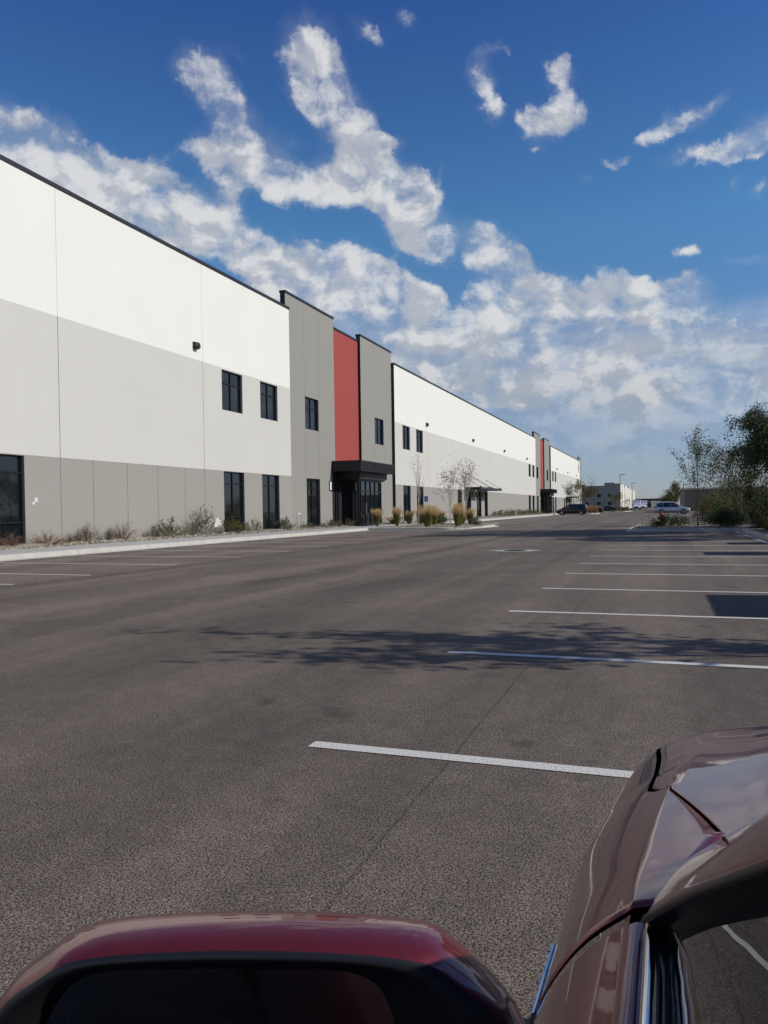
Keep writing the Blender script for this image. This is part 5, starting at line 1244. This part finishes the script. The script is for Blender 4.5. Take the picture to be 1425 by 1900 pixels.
def hood_pt(u, t):
    """t 0 at the crest .. 1 at the centre line"""
    cx_, cy_, cz_, ox, oy = cr(CR, u)
    crown = .105 * min(1, (2.25 - cy_) / 1.1) * (1 - (1 - t) ** 2.3)
    crown += .012 * math.exp(-((t - .22) / .10) ** 2) * max(0, min(1, (2.0 - cy_) / .8))
    fwd = .10 * (1 - (1 - t) ** 2) * max(0, (cy_ - 1.2) / .95) * .4
    return Vector((cx_ + (CX - cx_) * t, cy_ + (fwd if cy_ < 2.1 else 0) , cz_ + crown * (1 if cy_ < 2.1 else .9)))
HL = [(.86, .047), (.93, .034), (1.0, .019), (1.05, .007), (1.08, .0)]       # bonnet edge left of which the fender top shows
WHEELS = [(1.12, .32), (-1.55, .32)]; WR = .32; AR = .362
def arch(p, snap=True):
    for wy, wz in WHEELS:
        d = math.hypot(p.y - wy, p.z - wz)
        if d < AR and d > AR * .80 and p.x < .3: return Vector((p.x, wy + (p.y - wy) * AR / d, wz + (p.z - wz) * AR / d))
    return p
def keep(a, b, c, d):
    return not all(any(math.hypot(v[1] - wy, v[2] - wz) < AR - 1e-4 for wy, wz in WHEELS) for v in (a, b, c, d))
def mirror_rows(rows): return [[Vector((2 * CX - p[0], p[1], p[2])) for p in reversed(r)] for r in rows]
DR = [.0, .002, .005, .009, .014, .02, .03, .04, .05, .065, .08, .10, .12, .14, .165, .19, .22, .25, .28, .32, .36, .40, .45, .5, .55, .6, .64, .67, .70]
def side_panel(name, u0, u1, n, drops, both=True, parent=car, first=None):
    rows = [[arch(side_pt(u0 + (u1 - u0) * i / n, d)) for d in drops] for i in range(n + 1)]
    # returned edges so that the shut gaps read as folded metal
    e0 = [p + Vector((.0015, .0004, -.001)) for p in rows[0]]; e1 = [p + Vector((.0015, -.0004, -.001)) for p in rows[-1]]
    rows = [e0] + rows + [e1]
    m = MB(); m.grid(rows, keep=keep); o = m.build(name, M['maroon'], parent, smooth=True)
    if both:
        m = MB(); m.grid(mirror_rows(rows), keep=keep); m.build(name, M['maroon'], parent, smooth=True)
    return o
uD = u_at_y(.69)
# fender: from the door gap forward, round the nose (bumper in one colour with it)
uJ = 8.2                                     # where the bonnet gap steps over the crest
rows = []
us = [uD + .022 + (8.13 - uD - .022) * i / 36 for i in range(37)]
for u in us:                                  # rear part: includes the sliver of fender top
    y = cr(CR, u)[1]
    if y < .86: hx = None
    ex = []
    cp = side_pt(u, 0)
    hxv = cr(HL, y)[0] if y <= 1.08 else 0
    wdt = max(.0015, hxv - cp.x) if y <= 1.08 else .0015
    if y < .86: wdt = max(.0015, .02 + .06 * max(0, (y - .70)) / .16)
    tops = [hood_pt(u, wdt * k / (CX - cp.x)) for k in (1, .75, .5, .25, .1)]
    tops = [tops[0] + Vector((.0004, 0, -.002))] + tops
    rows.append(tops + [arch(side_pt(u, d)) for d in DR])
m = MB(); e0 = [p + Vector((.0015, .0004, -.001)) for p in rows[0]]
m.grid([e0] + rows, keep=keep)
fe = m.build('fender', M['maroon'], car, smooth=True)
m = MB(); m.grid(mirror_rows([e0] + rows), keep=keep); fe2 = m.build('fender', M['maroon'], car, smooth=True)
last = rows[-1]
# front part of the same skin below the bonnet gap
DF = [d for d in DR if d >= .014]
def etop(u):
    k = max(0.0, min(1.0, (u - 8.18) / .30)); return .0012 + (min(.030, .017 + max(0, u - 8.5) * .0045) - .0012) * k ** .5
tp_ = lambda u: etop(u) + .0052 if u > 8.18 else .0 + .0062 * (u - 8.13) / .05
rows2 = [[arch(side_pt(u, tp_(u) + (d - DF[0]) * (.70 - tp_(u)) / (.70 - DF[0]))) for d in DF] for u in [8.13 + .05 * i / 3 for i in range(3)] + [8.18 + .3 * i / 12 for i in range(12)] + [8.48 + (15 - 8.48) * i / 90 for i in range(91)]]
m = MB(); m.grid(rows2, keep=keep); nose = m.build('front_bumper', M['maroon'], car, smooth=True)
m = MB(); m.grid(mirror_rows(rows2), keep=keep); m.build('front_bumper', M['maroon'], car, smooth=True)
# bonnet
rows = []
ub = u_at_y(.80); n = 100
ulist = [ub + (8.174 - ub) * i / 24 for i in range(25)] + [8.18 + .3 * i / 14 for i in range(14)] + [8.48 + (15 - 8.48) * i / 84 for i in range(85)]
for u in ulist:
    y = cr(CR, u)[1]; cp = side_pt(u, 0)
    ts = [0, .02, .045, .08, .12, .16, .2, .25, .3, .36, .43, .5, .6, .7, .8, .9, 1.0]
    if u < 8.177:
        hx = cr(HL, y)[0] if y <= 1.08 else 0.0
        t0 = max(0.0015, (hx + .0045 - cp.x) / (CX - cp.x))
        base_ = [t0 + .008 + (1 - t0 - .008) * t for t in ts]; p0 = hood_pt(u, t0)
        lead = [p0 + Vector((.0006, 0, -.003)), p0 + Vector((.0002, 0, -.001)), p0, p0 + (hood_pt(u, t0 + .005) - p0) * .5, hood_pt(u, t0 + .005)]
    else:
        base_ = [.004 + .996 * t for t in ts]; e = etop(u)
        lead = [side_pt(u, e) + Vector((.001, 0, -.002)), side_pt(u, e), side_pt(u, e * .75), side_pt(u, e * .5), side_pt(u, e * .2)]
    rows.append(lead + [hood_pt(u, t) for t in base_])
front = [p + Vector((0, .004, -.02)) for p in rows[-1]]
allr = [[p + Vector((0, .003, -.015)) for p in rows[0]]] + rows
mr = [[Vector((2 * CX - p.x, p.y, p.z)) for p in reversed(r[:-1])] for r in allr]
full = [a + b for a, b in zip(allr, mr)]
m = MB(); m.grid(full); m.build('bonnet', M['maroon'], car, smooth=True)
# dark inner structure seen through the gaps
m = MB()
rows = [[side_pt(u, d) + Vector((.012, -.003, -.012)) for d in (0, .02, .05, .10, .18)] for u in [5.6 + i * .1 for i in range(92)]]
m.grid(rows); m.build('inner_structure', M['blackp'], car); m = MB(); m.grid([[hood_pt(u, t) + Vector((0, 0, -.022)) for t in (0, .05, .1, .3, 1)] for u in [6.4 + i * .2 for i in range(42)]])
m.build('inner_structure', M['blackp'], car)
for us_ in ((5.82, 5.9, 6.0, 6.1, 6.18), (3.4, 3.54, 3.7)):
    m = MB(); m.grid([[side_pt(u, d) + Vector((.012, 0, -.003)) for d in DR] for u in us_]); m.build('door_jamb', M['blackp'], car)
# doors and rear quarter
side_panel('front_door', 3.55, uD - .022, 46, DR); side_panel('rear_door', 2.75, 3.535, 24, DR); side_panel('rear_quarter', 0.0, 2.735, 50, DR)
# ledge between the shoulder line and the glass, polished belt trim, black seal
yb_ = [-2.0, -1.4, -.8, -.3, 0, .2, .35, .45, .52, .58, .63, .665]
def crest_y(y): return side_pt(u_at_y(y), 0)
m = MB(); m.grid([[crest_y(y), crest_y(y) + Vector((.006, 0, .003)), crest_y(y) + Vector((.013, 0, .003)), crest_y(y) + Vector((.016, 0, -.01))] for y in yb_]); m.build('door_shoulder', M['maroon'], car, smooth=True)
def strip(rows_, name, mat, par=car, smooth=True):
    m = MB(); m.grid(rows_); return m.build(name, mat, par, smooth=smooth)
bt = []
for i, y in enumerate(yb_):
    c = crest_y(y); k = max(0, min(1, (.665 - y) / .05)); w = .005 + .008 * k
    bt.append([c + Vector((.0125 + w * q, 0, h_)) for q, h_ in ((0, -.004), (0, .005), (.3, .0095), (.7, .0095), (1, .004), (1, -.006))])
strip(bt, 'belt_trim', M['chrome'])
strip([[crest_y(y) + Vector((.0255 if y < .6 else .018, 0, -.004)), crest_y(y) + Vector((.027 if y < .6 else .020, 0, .006)), crest_y(y) + Vector((.031, 0, .006)), crest_y(y) + Vector((.036, 0, -.02))] for y in yb_], 'glass_seal', M['blackp'])
# windscreen pillar
PA = [(-.018, .655, .918), (.012, .545, .993), (.045, .42, 1.072), (.115, .14, 1.245), (.195, -.13, 1.375), (.235, -.28, 1.405)]
PF = [(.040, .845, .908), (.056, .725, .972), (.072, .60, 1.040), (.135, .32, 1.215), (.215, .03, 1.375), (.265, -.12, 1.43)]
def tabs(P): return [(i, *p) for i, p in enumerate(P)]
rows = []
for i in range(41):
    t = 5 * i / 40; a = Vector(cr(tabs(PA), t)); f = Vector(cr(tabs(PF), t)); nrm = Vector((-.80, .10, .58)); mid = (a + f) / 2
    r = []
    for k in range(9):
        s = k / 8; r.append(a.lerp(f, s) + nrm * (.007 * math.sin(PI * s) ** .8))
    r = [a + Vector((.010, -.002, -.006))] + r + [f + Vector((.012, .0, -.008))]
    rows.append(r)
base_row = [p + Vector((-.002 - .006 * (k / 10), .018, -.03)) for k, p in enumerate(rows[0])]
for mir in (False, True):
    rw = [base_row] + rows
    if mir: rw = mirror_rows(rw)
    strip(rw, 'windscreen_pillar', M['maroon'])
# black frame of the side window under the pillar
rows = []
for i in range(41):
    t = 5 * i / 40; a = Vector(cr(tabs(PA), t)); d = Vector((.010, -.010, -.001)) if t < 3 else Vector((.02, -.01, -.03)) * min(1, t - 2.6)
    rows.append([a + Vector((-.001, .003, .001)), a + Vector((-.004, -.004, -.002)), a + d * .5 + Vector((-.003, 0, 0)), a + d, a + d + Vector((.02, 0, -.004))])
for mir in (False, True): strip(mirror_rows(rows) if mir else rows, 'window_frame', M['blackp'])
# side glass: from the belt up to the frame and roof rail
def glass_top(y):
    # follow the lower edge of the frame
    best = None
    for i in range(101):
        t = 5 * i / 100; a = Vector(cr(tabs(PA), t)) + (Vector((.010, -.010, -.001)) if t < 3 else Vector((.02, -.01, -.03)) * min(1, t - 2.6))
        if best is None or abs(a.y - y) < abs(best.y - y): best = a
    if y < -.30: best = Vector((.245, y, 1.37 - .02 * ((y + .3) / 1.2) ** 2))
    return best
rows = []
for y in [.635, .6, .55, .5, .45, .4, .3, .2, .1, 0, -.1, -.2, -.3, -.42]:
    c = crest_y(y) + Vector((.030, 0, -.004)); g_ = glass_top(y) + Vector((.002, 0, .002)); 
    if g_.z < c.z: g_ = c + Vector((.0, 0, .004))
    rows.append([c.lerp(g_, k / 6) + Vector((-.018 * math.sin(PI * k / 6) * min(1, (g_.z - c.z) / .4), 0, 0)) for k in range(7)])
for mir in (False, True): strip(mirror_rows(rows) if mir else rows, 'front_side_window', M['vglass'])
rows = []
for y in [-.48, -.7, -.9, -1.1, -1.3, -1.45]:
    c = crest_y(y) + Vector((.034, 0, -.004)); g_ = Vector((.25, y, 1.365 - .10 * max(0, -y - .9))); rows.append([c.lerp(g_, k / 6) + Vector((-.018 * math.sin(PI * k / 6), 0, 0)) for k in range(7)])
for mir in (False, True): strip(mirror_rows(rows) if mir else rows, 'rear_side_window', M['vglass'])
for mir in (False, True):
    m = MB(); q = [(.03, -.42, .935), (.03, -.48, .935), (.25, -.48, 1.375), (.25, -.42, 1.378)]
    q = [(2 * CX - x, y, z) if mir else (x, y, z) for x, y, z in q]; m.quad(*[Vector(p) + Vector((.012 if mir else -.012, 0, 0)) for p in q]); m.build('door_pillar', M['gloss'], car)
# roof, windscreen, rear screen, rear pillars, boot
def prof_rows(tab, nx=17):
    rows = []
    for (y, z, x0, crown) in tab:
        rows.append([(x0 + (2 * CX - 2 * x0) * k / (nx - 1), y - 0.0, z + crown * (1 - (2 * k / (nx - 1) - 1) ** 2)) for k in range(nx)])
    return rows
strip(prof_rows([(.0, 1.385, .23, .015), (-.10, 1.425, .262, .03), (-.3, 1.445, .258, .045), (-.8, 1.455, .25, .05), (-1.3, 1.425, .26, .045), (-1.65, 1.36, .30, .03)]), 'roof', M['maroon'])
for mir in (False, True):
    rows = [[Vector(p) for p in r] for r in ([(.238, -.28, 1.40), (.238, -.30, 1.425), (.262, -.32, 1.445)], [(.232, -.8, 1.375), (.232, -.8, 1.425), (.255, -.8, 1.456)], [(.235, -1.3, 1.34), (.235, -1.3, 1.40), (.262, -1.3, 1.427)], [(.28, -1.65, 1.28), (.28, -1.65, 1.33), (.302, -1.66, 1.361)])]
    strip(mirror_rows(rows) if mir else rows, 'roof_rail', M['maroon'])
strip(prof_rows([(.85, .902, .05, .055), (.70, .98, .075, .065), (.58, 1.05, .09, .065), (.42, 1.185, .13, .06), (.15, 1.32, .185, .04), (.0, 1.385, .23, .015)]), 'windscreen', M['vglass'])
strip(prof_rows([(.90, .870, .06, .05), (.85, .898, .055, .055)]), 'cowl', M['blackp'])
strip(prof_rows([(-1.65, 1.36, .30, .03), (-2.0, 1.18, .24, .04), (-2.2, 1.06, .18, .05)]), 'rear_screen', M['vglass'])
strip(prof_rows([(-2.2, 1.055, .0, .055), (-2.45, 1.04, .06, .04), (-2.60, 1.0, .2, .02), (-2.66, .90, .3, .0), (-2.68, .5, .3, 0), (-2.62, .25, .3, 0)]), 'boot_lid', M['maroon'])
for mir in (False, True):
    rows = [[Vector(p) for p in r] for r in ([(.016, -1.45, .965), (.10, -1.45, 1.13), (.235, -1.45, 1.36)], [(.015, -1.8, .985), (.12, -1.80, 1.14), (.29, -1.72, 1.33)], [(.0, -2.2, 1.0), (.10, -2.16, 1.04), (.20, -2.12, 1.10)])]
    strip(mirror_rows(rows) if mir else rows, 'rear_pillar', M['maroon'])
m = MB(); m.box(.2, 1.38, -2.5, 1.7, .2, .30); m.box(.08, 1.5, -2.1, .62, .30, .88); m.build('underbody', M['blackp'], car)
# interior masses visible through the glass
m = MB(); m.box(.10, 1.48, .30, .85, .60, .90); m.build('dashboard', M['blackp'], car, bevel=.04)
for x in (.45, 1.13):
    m = MB(); m.box(x - .25, x + .25, -.85, -.25, .35, .60); m.box(x - .24, x + .24, -.95, -.82, .55, 1.10); m.box(x - .13, x + .13, -.96, -.86, 1.12, 1.28); m.build('seat', M['blackp'], car, bevel=.05)
# wheels and arches
for wy, wz in WHEELS:
    for s in (0, 1):
        X0 = -.095 if not s else 2 * CX + .095; d = 1 if not s else -1
        m = MB(); m.lathe([(.20, .015 * d), (.305, .0), (WR, .03 * d), (WR, .19 * d), (.30, .215 * d), (.2, .2 * d)], origin=(X0, wy, wz), axis='x', n=36); ty = m.build('wheel', M['tyre'], car, smooth=True, recalc=True)
        m = MB(); m.lathe([(.19, .03 * d), (.215, .012 * d), (.215, .1 * d)], origin=(X0, wy, wz), axis='x', n=36); m.lathe([(.001, .02 * d), (.045, .024 * d), (.055, .05 * d)], origin=(X0, wy, wz), axis='x', n=20)
        for k in range(10):
            a = k * PI / 5; c, e = math.cos(a), math.sin(a); q = .016
            A = [(X0 + .03 * d, wy + .045 * c - q * e, wz + .045 * e + q * c), (X0 + .03 * d, wy + .045 * c + q * e, wz + .045 * e - q * c), (X0 + .022 * d, wy + .2 * c + q * e, wz + .2 * e - q * c), (X0 + .022 * d, wy + .2 * c - q * e, wz + .2 * e + q * c)]
            B = [(x + .02 * d, y, z) for x, y, z in A]; m.add(A + B, [(0, 1, 2, 3), (0, 1, 5, 4), (1, 2, 6, 5), (2, 3, 7, 6), (3, 0, 4, 7)])
        m.build('rim', M['alloy'], ty)
        m = MB(); m.lathe([(.001, .09 * d), (.2, .09 * d)], origin=(X0, wy, wz), axis='x', n=24); m.build('brake', M['blackp'], ty)
        m = MB(); m.lathe([(AR + .006, .02 * d), (AR + .006, .30 * d), (.001, .30 * d)], origin=(X0, wy, wz), axis='x', n=36); m.build('wheel_arch', M['blackp'], car)
def skin_x(y, z):
    u = u_at_y(y); cz0 = cr(CR, u)[2]; return side_pt(u, max(0, min(.69, cz0 - z))).x
for wy, wz in WHEELS:
    pts = []
    for k in range(41):
        a = R(-14 + 208 * k / 40); y_, z_ = wy + (AR + .002) * math.cos(a), wz + (AR + .002) * math.sin(a)
        pts.append(Vector((skin_x(y_, z_) + .002, y_, z_)))
    for s in (0, 1):
        m = MB(); m.tube([Vector((2 * CX - p.x, p.y, p.z)) if s else p for p in pts], .0095, 8); m.build('arch_lip', M['maroon'], car, smooth=True)
# headlights, grille, plate recess
for s in (0, 1):
    rows = [[side_pt(u, d) + Vector((-.004, .004, 0)) for d in (.075, .10, .13, .16)] for u in [12.3 + i * .1 for i in range(14)]]
    strip(mirror_rows(rows) if s else rows, 'headlight', M['headl'])
    rows = [[side_pt(u, d) + Vector((-.005, -.003, 0)) for d in (.08, .14, .2, .26)] for u in [.2 + i * .1 for i in range(13)]]
    strip(mirror_rows(rows) if s else rows, 'taillight', M['taill'])
m = MB(); m.box(.42, 1.16, 1.955, 1.995, .40, .60); m.build('grille', M['blackp'], car)
# polished fender badge: a row of raised letters seen edge on
m = MB()
for k in range(7):
    y0_ = .705 + k * .0188
    a = Vector((-.1095 - .003 * (k / 6), y0_, .792)); u_ = u_at_y(y0_)
    p0 = side_pt(u_, .113); p1 = side_pt(u_, .135); q0 = side_pt(u_at_y(y0_ + .0155), .113); q1 = side_pt(u_at_y(y0_ + .0155), .135); o_ = Vector((-.0035, 0, .0015))
    if k == 3: p1 = p0.lerp(p1, .5); q1 = q0.lerp(q1, .5)
    vs = [p0, q0, q1, p1]; vs = vs + [v + o_ for v in vs]; m.add(vs, [(4, 5, 6, 7), (0, 1, 5, 4), (1, 2, 6, 5), (2, 3, 7, 6), (3, 0, 4, 7)])
for k in range(2):
    pa = [side_pt(u_at_y(y_), .113 + .019 * k) + Vector((-.002, 0, .0)) for y_ in (.70, .77, .838)]
    m.tube(pa, .0018, 6)
m.build('fender_badge', M['chrome'], car)
# ---- wing mirror: shell, black rim, glass
Mo = Vector((-.22, .39, 1.0)); MU = Vector((.954, .30, 0)); MN = Vector((.30, -.954, 0))
def mpt(u, z, back=0.0): return Mo + MU * u + Vector((0, 0, z - 1.0)) - MN * back
# outline of the rear edge (u, z), clockwise from lower left
OUT = [(-.178, .905), (-.168, .94), (-.152, .967), (-.133, .982), (-.108, .9945), (-.057, 1.0), (.006, 1.0015), (.060, .9995), (.095, .995), (.111, .985), (.127, .971), (.144, .950), (.156, .922), (.160, .89), (.148, .85), (.10, .826), (.0, .82), (-.10, .826), (-.155, .85), (-.176, .875)]
def dense(P, n=96):
    k = len(P); out = []
    for i in range(n):
        t = i * k / n; j = int(t); s = t - j
        p = [P[(j + q - 1) % k] for q in range(4)]
        out.append(tuple(.5 * ((2 * p[1][c]) + (-p[0][c] + p[2][c]) * s + (2 * p[0][c] - 5 * p[1][c] + 4 * p[2][c] - p[3][c]) * s * s + (-p[0][c] + 3 * p[1][c] - 3 * p[2][c] + p[3][c]) * s ** 3) for c in range(2)))
    return out
OD = dense(OUT); cu, cz = .0, .915
def ring(sc_, back, du=0, dz=0, szz=None): return [mpt(cu + (u - cu) * sc_ + du, cz + (z - cz) * (szz or sc_) + dz, back) for u, z in OD]
rings = [ring(.985, -.002), ring(1.0, .0), ring(1.012, .008, 0, .001), ring(1.022, .022, 0, .0003), ring(1.028, .040, 0, -.003), ring(1.01, .062, .002, -.0125), ring(.95, .084, .002, -.020), ring(.84, .102, .002, -.024), ring(.66, .116, .008, -.016), ring(.4, .124, .01, -.016), ring(.1, .127, .01, -.016)]
mir = MB(); rg = [r + [r[0]] for r in rings]; mir.grid(rg); mo = mir.build('wing_mirror', M['maroon'], car, smooth=True, recalc=True)
def inner(sc_u, sc_z, back): return [mpt(cu + (u - cu) * sc_u - .0, cz + (z - cz) * sc_z - .002, back) for u, z in OD]
GL = [(-.140, .87), (-.139, .93), (-.120, .966), (-.096, .9805), (-.05, .983), (.0, .9835), (.045, .983), (.064, .975), (.075, .955), (.080, .92), (.079, .88), (.070, .852), (.02, .846), (-.05, .845), (-.115, .848), (-.134, .855)]
GD = dense(GL)
# match the glass outline to the rim by angle so the bezel closes
def by_angle(P, c, n=96):
    out = []
    for i in range(n):
        a = -PI + 2 * PI * i / n; best = None
        for j in range(len(P)):
            p, q = P[j], P[(j + 1) % len(P)]; a0 = math.atan2(p[1] - c[1], p[0] - c[0]); a1 = math.atan2(q[1] - c[1], q[0] - c[0])
            d0 = (a - a0 + PI) % (2 * PI) - PI; d1 = (a1 - a + PI) % (2 * PI) - PI; 
            if abs((d0 + d1)) < 1.0 and d0 * d1 >= 0 and abs(d0 + d1) > 1e-9:
                s = d0 / (d0 + d1); best = (p[0] + (q[0] - p[0]) * s, p[1] + (q[1] - p[1]) * s); break
        out.append(best or out[-1])
    return out
cc_ = (-.02, .915); OA = by_angle([(cu + (u - cu) * .985, cz + (z - cz) * .985) for u, z in OD], cc_); GA = by_angle(GD, cc_)
def blend(k, back): return [mpt(a[0] + (b[0] - a[0]) * k, a[1] + (b[1] - a[1]) * k, back) for a, b in zip(OA, GA)]
bz = [blend(0, -.002), blend(.12, -.005), blend(.35, -.004), blend(.7, .002), blend(.92, .006), blend(1.0, .012), blend(1.02, .02)]
m = MB(); m.grid([r + [r[0]] for r in bz]); m.build('bezel', M['blackp'], mo, smooth=True, recalc=True)
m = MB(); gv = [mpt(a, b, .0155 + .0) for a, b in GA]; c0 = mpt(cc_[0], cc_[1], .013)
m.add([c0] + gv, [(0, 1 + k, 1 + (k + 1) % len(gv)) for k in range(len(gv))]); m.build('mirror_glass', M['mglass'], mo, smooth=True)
# foot of the mirror on the door
m = MB(); m.tube([mpt(.10, .84, .06), mpt(.15, .80, .10), Vector((-.10, .56, .79)), Vector((-.04, .60, .80))], [.04, .034, .03, .03], 14); m.build('mirror_foot', M['blackp'], mo, smooth=True)
for o in set(bpy.data.objects) - pb:
    if o.parent == car: o.matrix_parent_inverse = Matrix.Translation(-Vector(car.location))
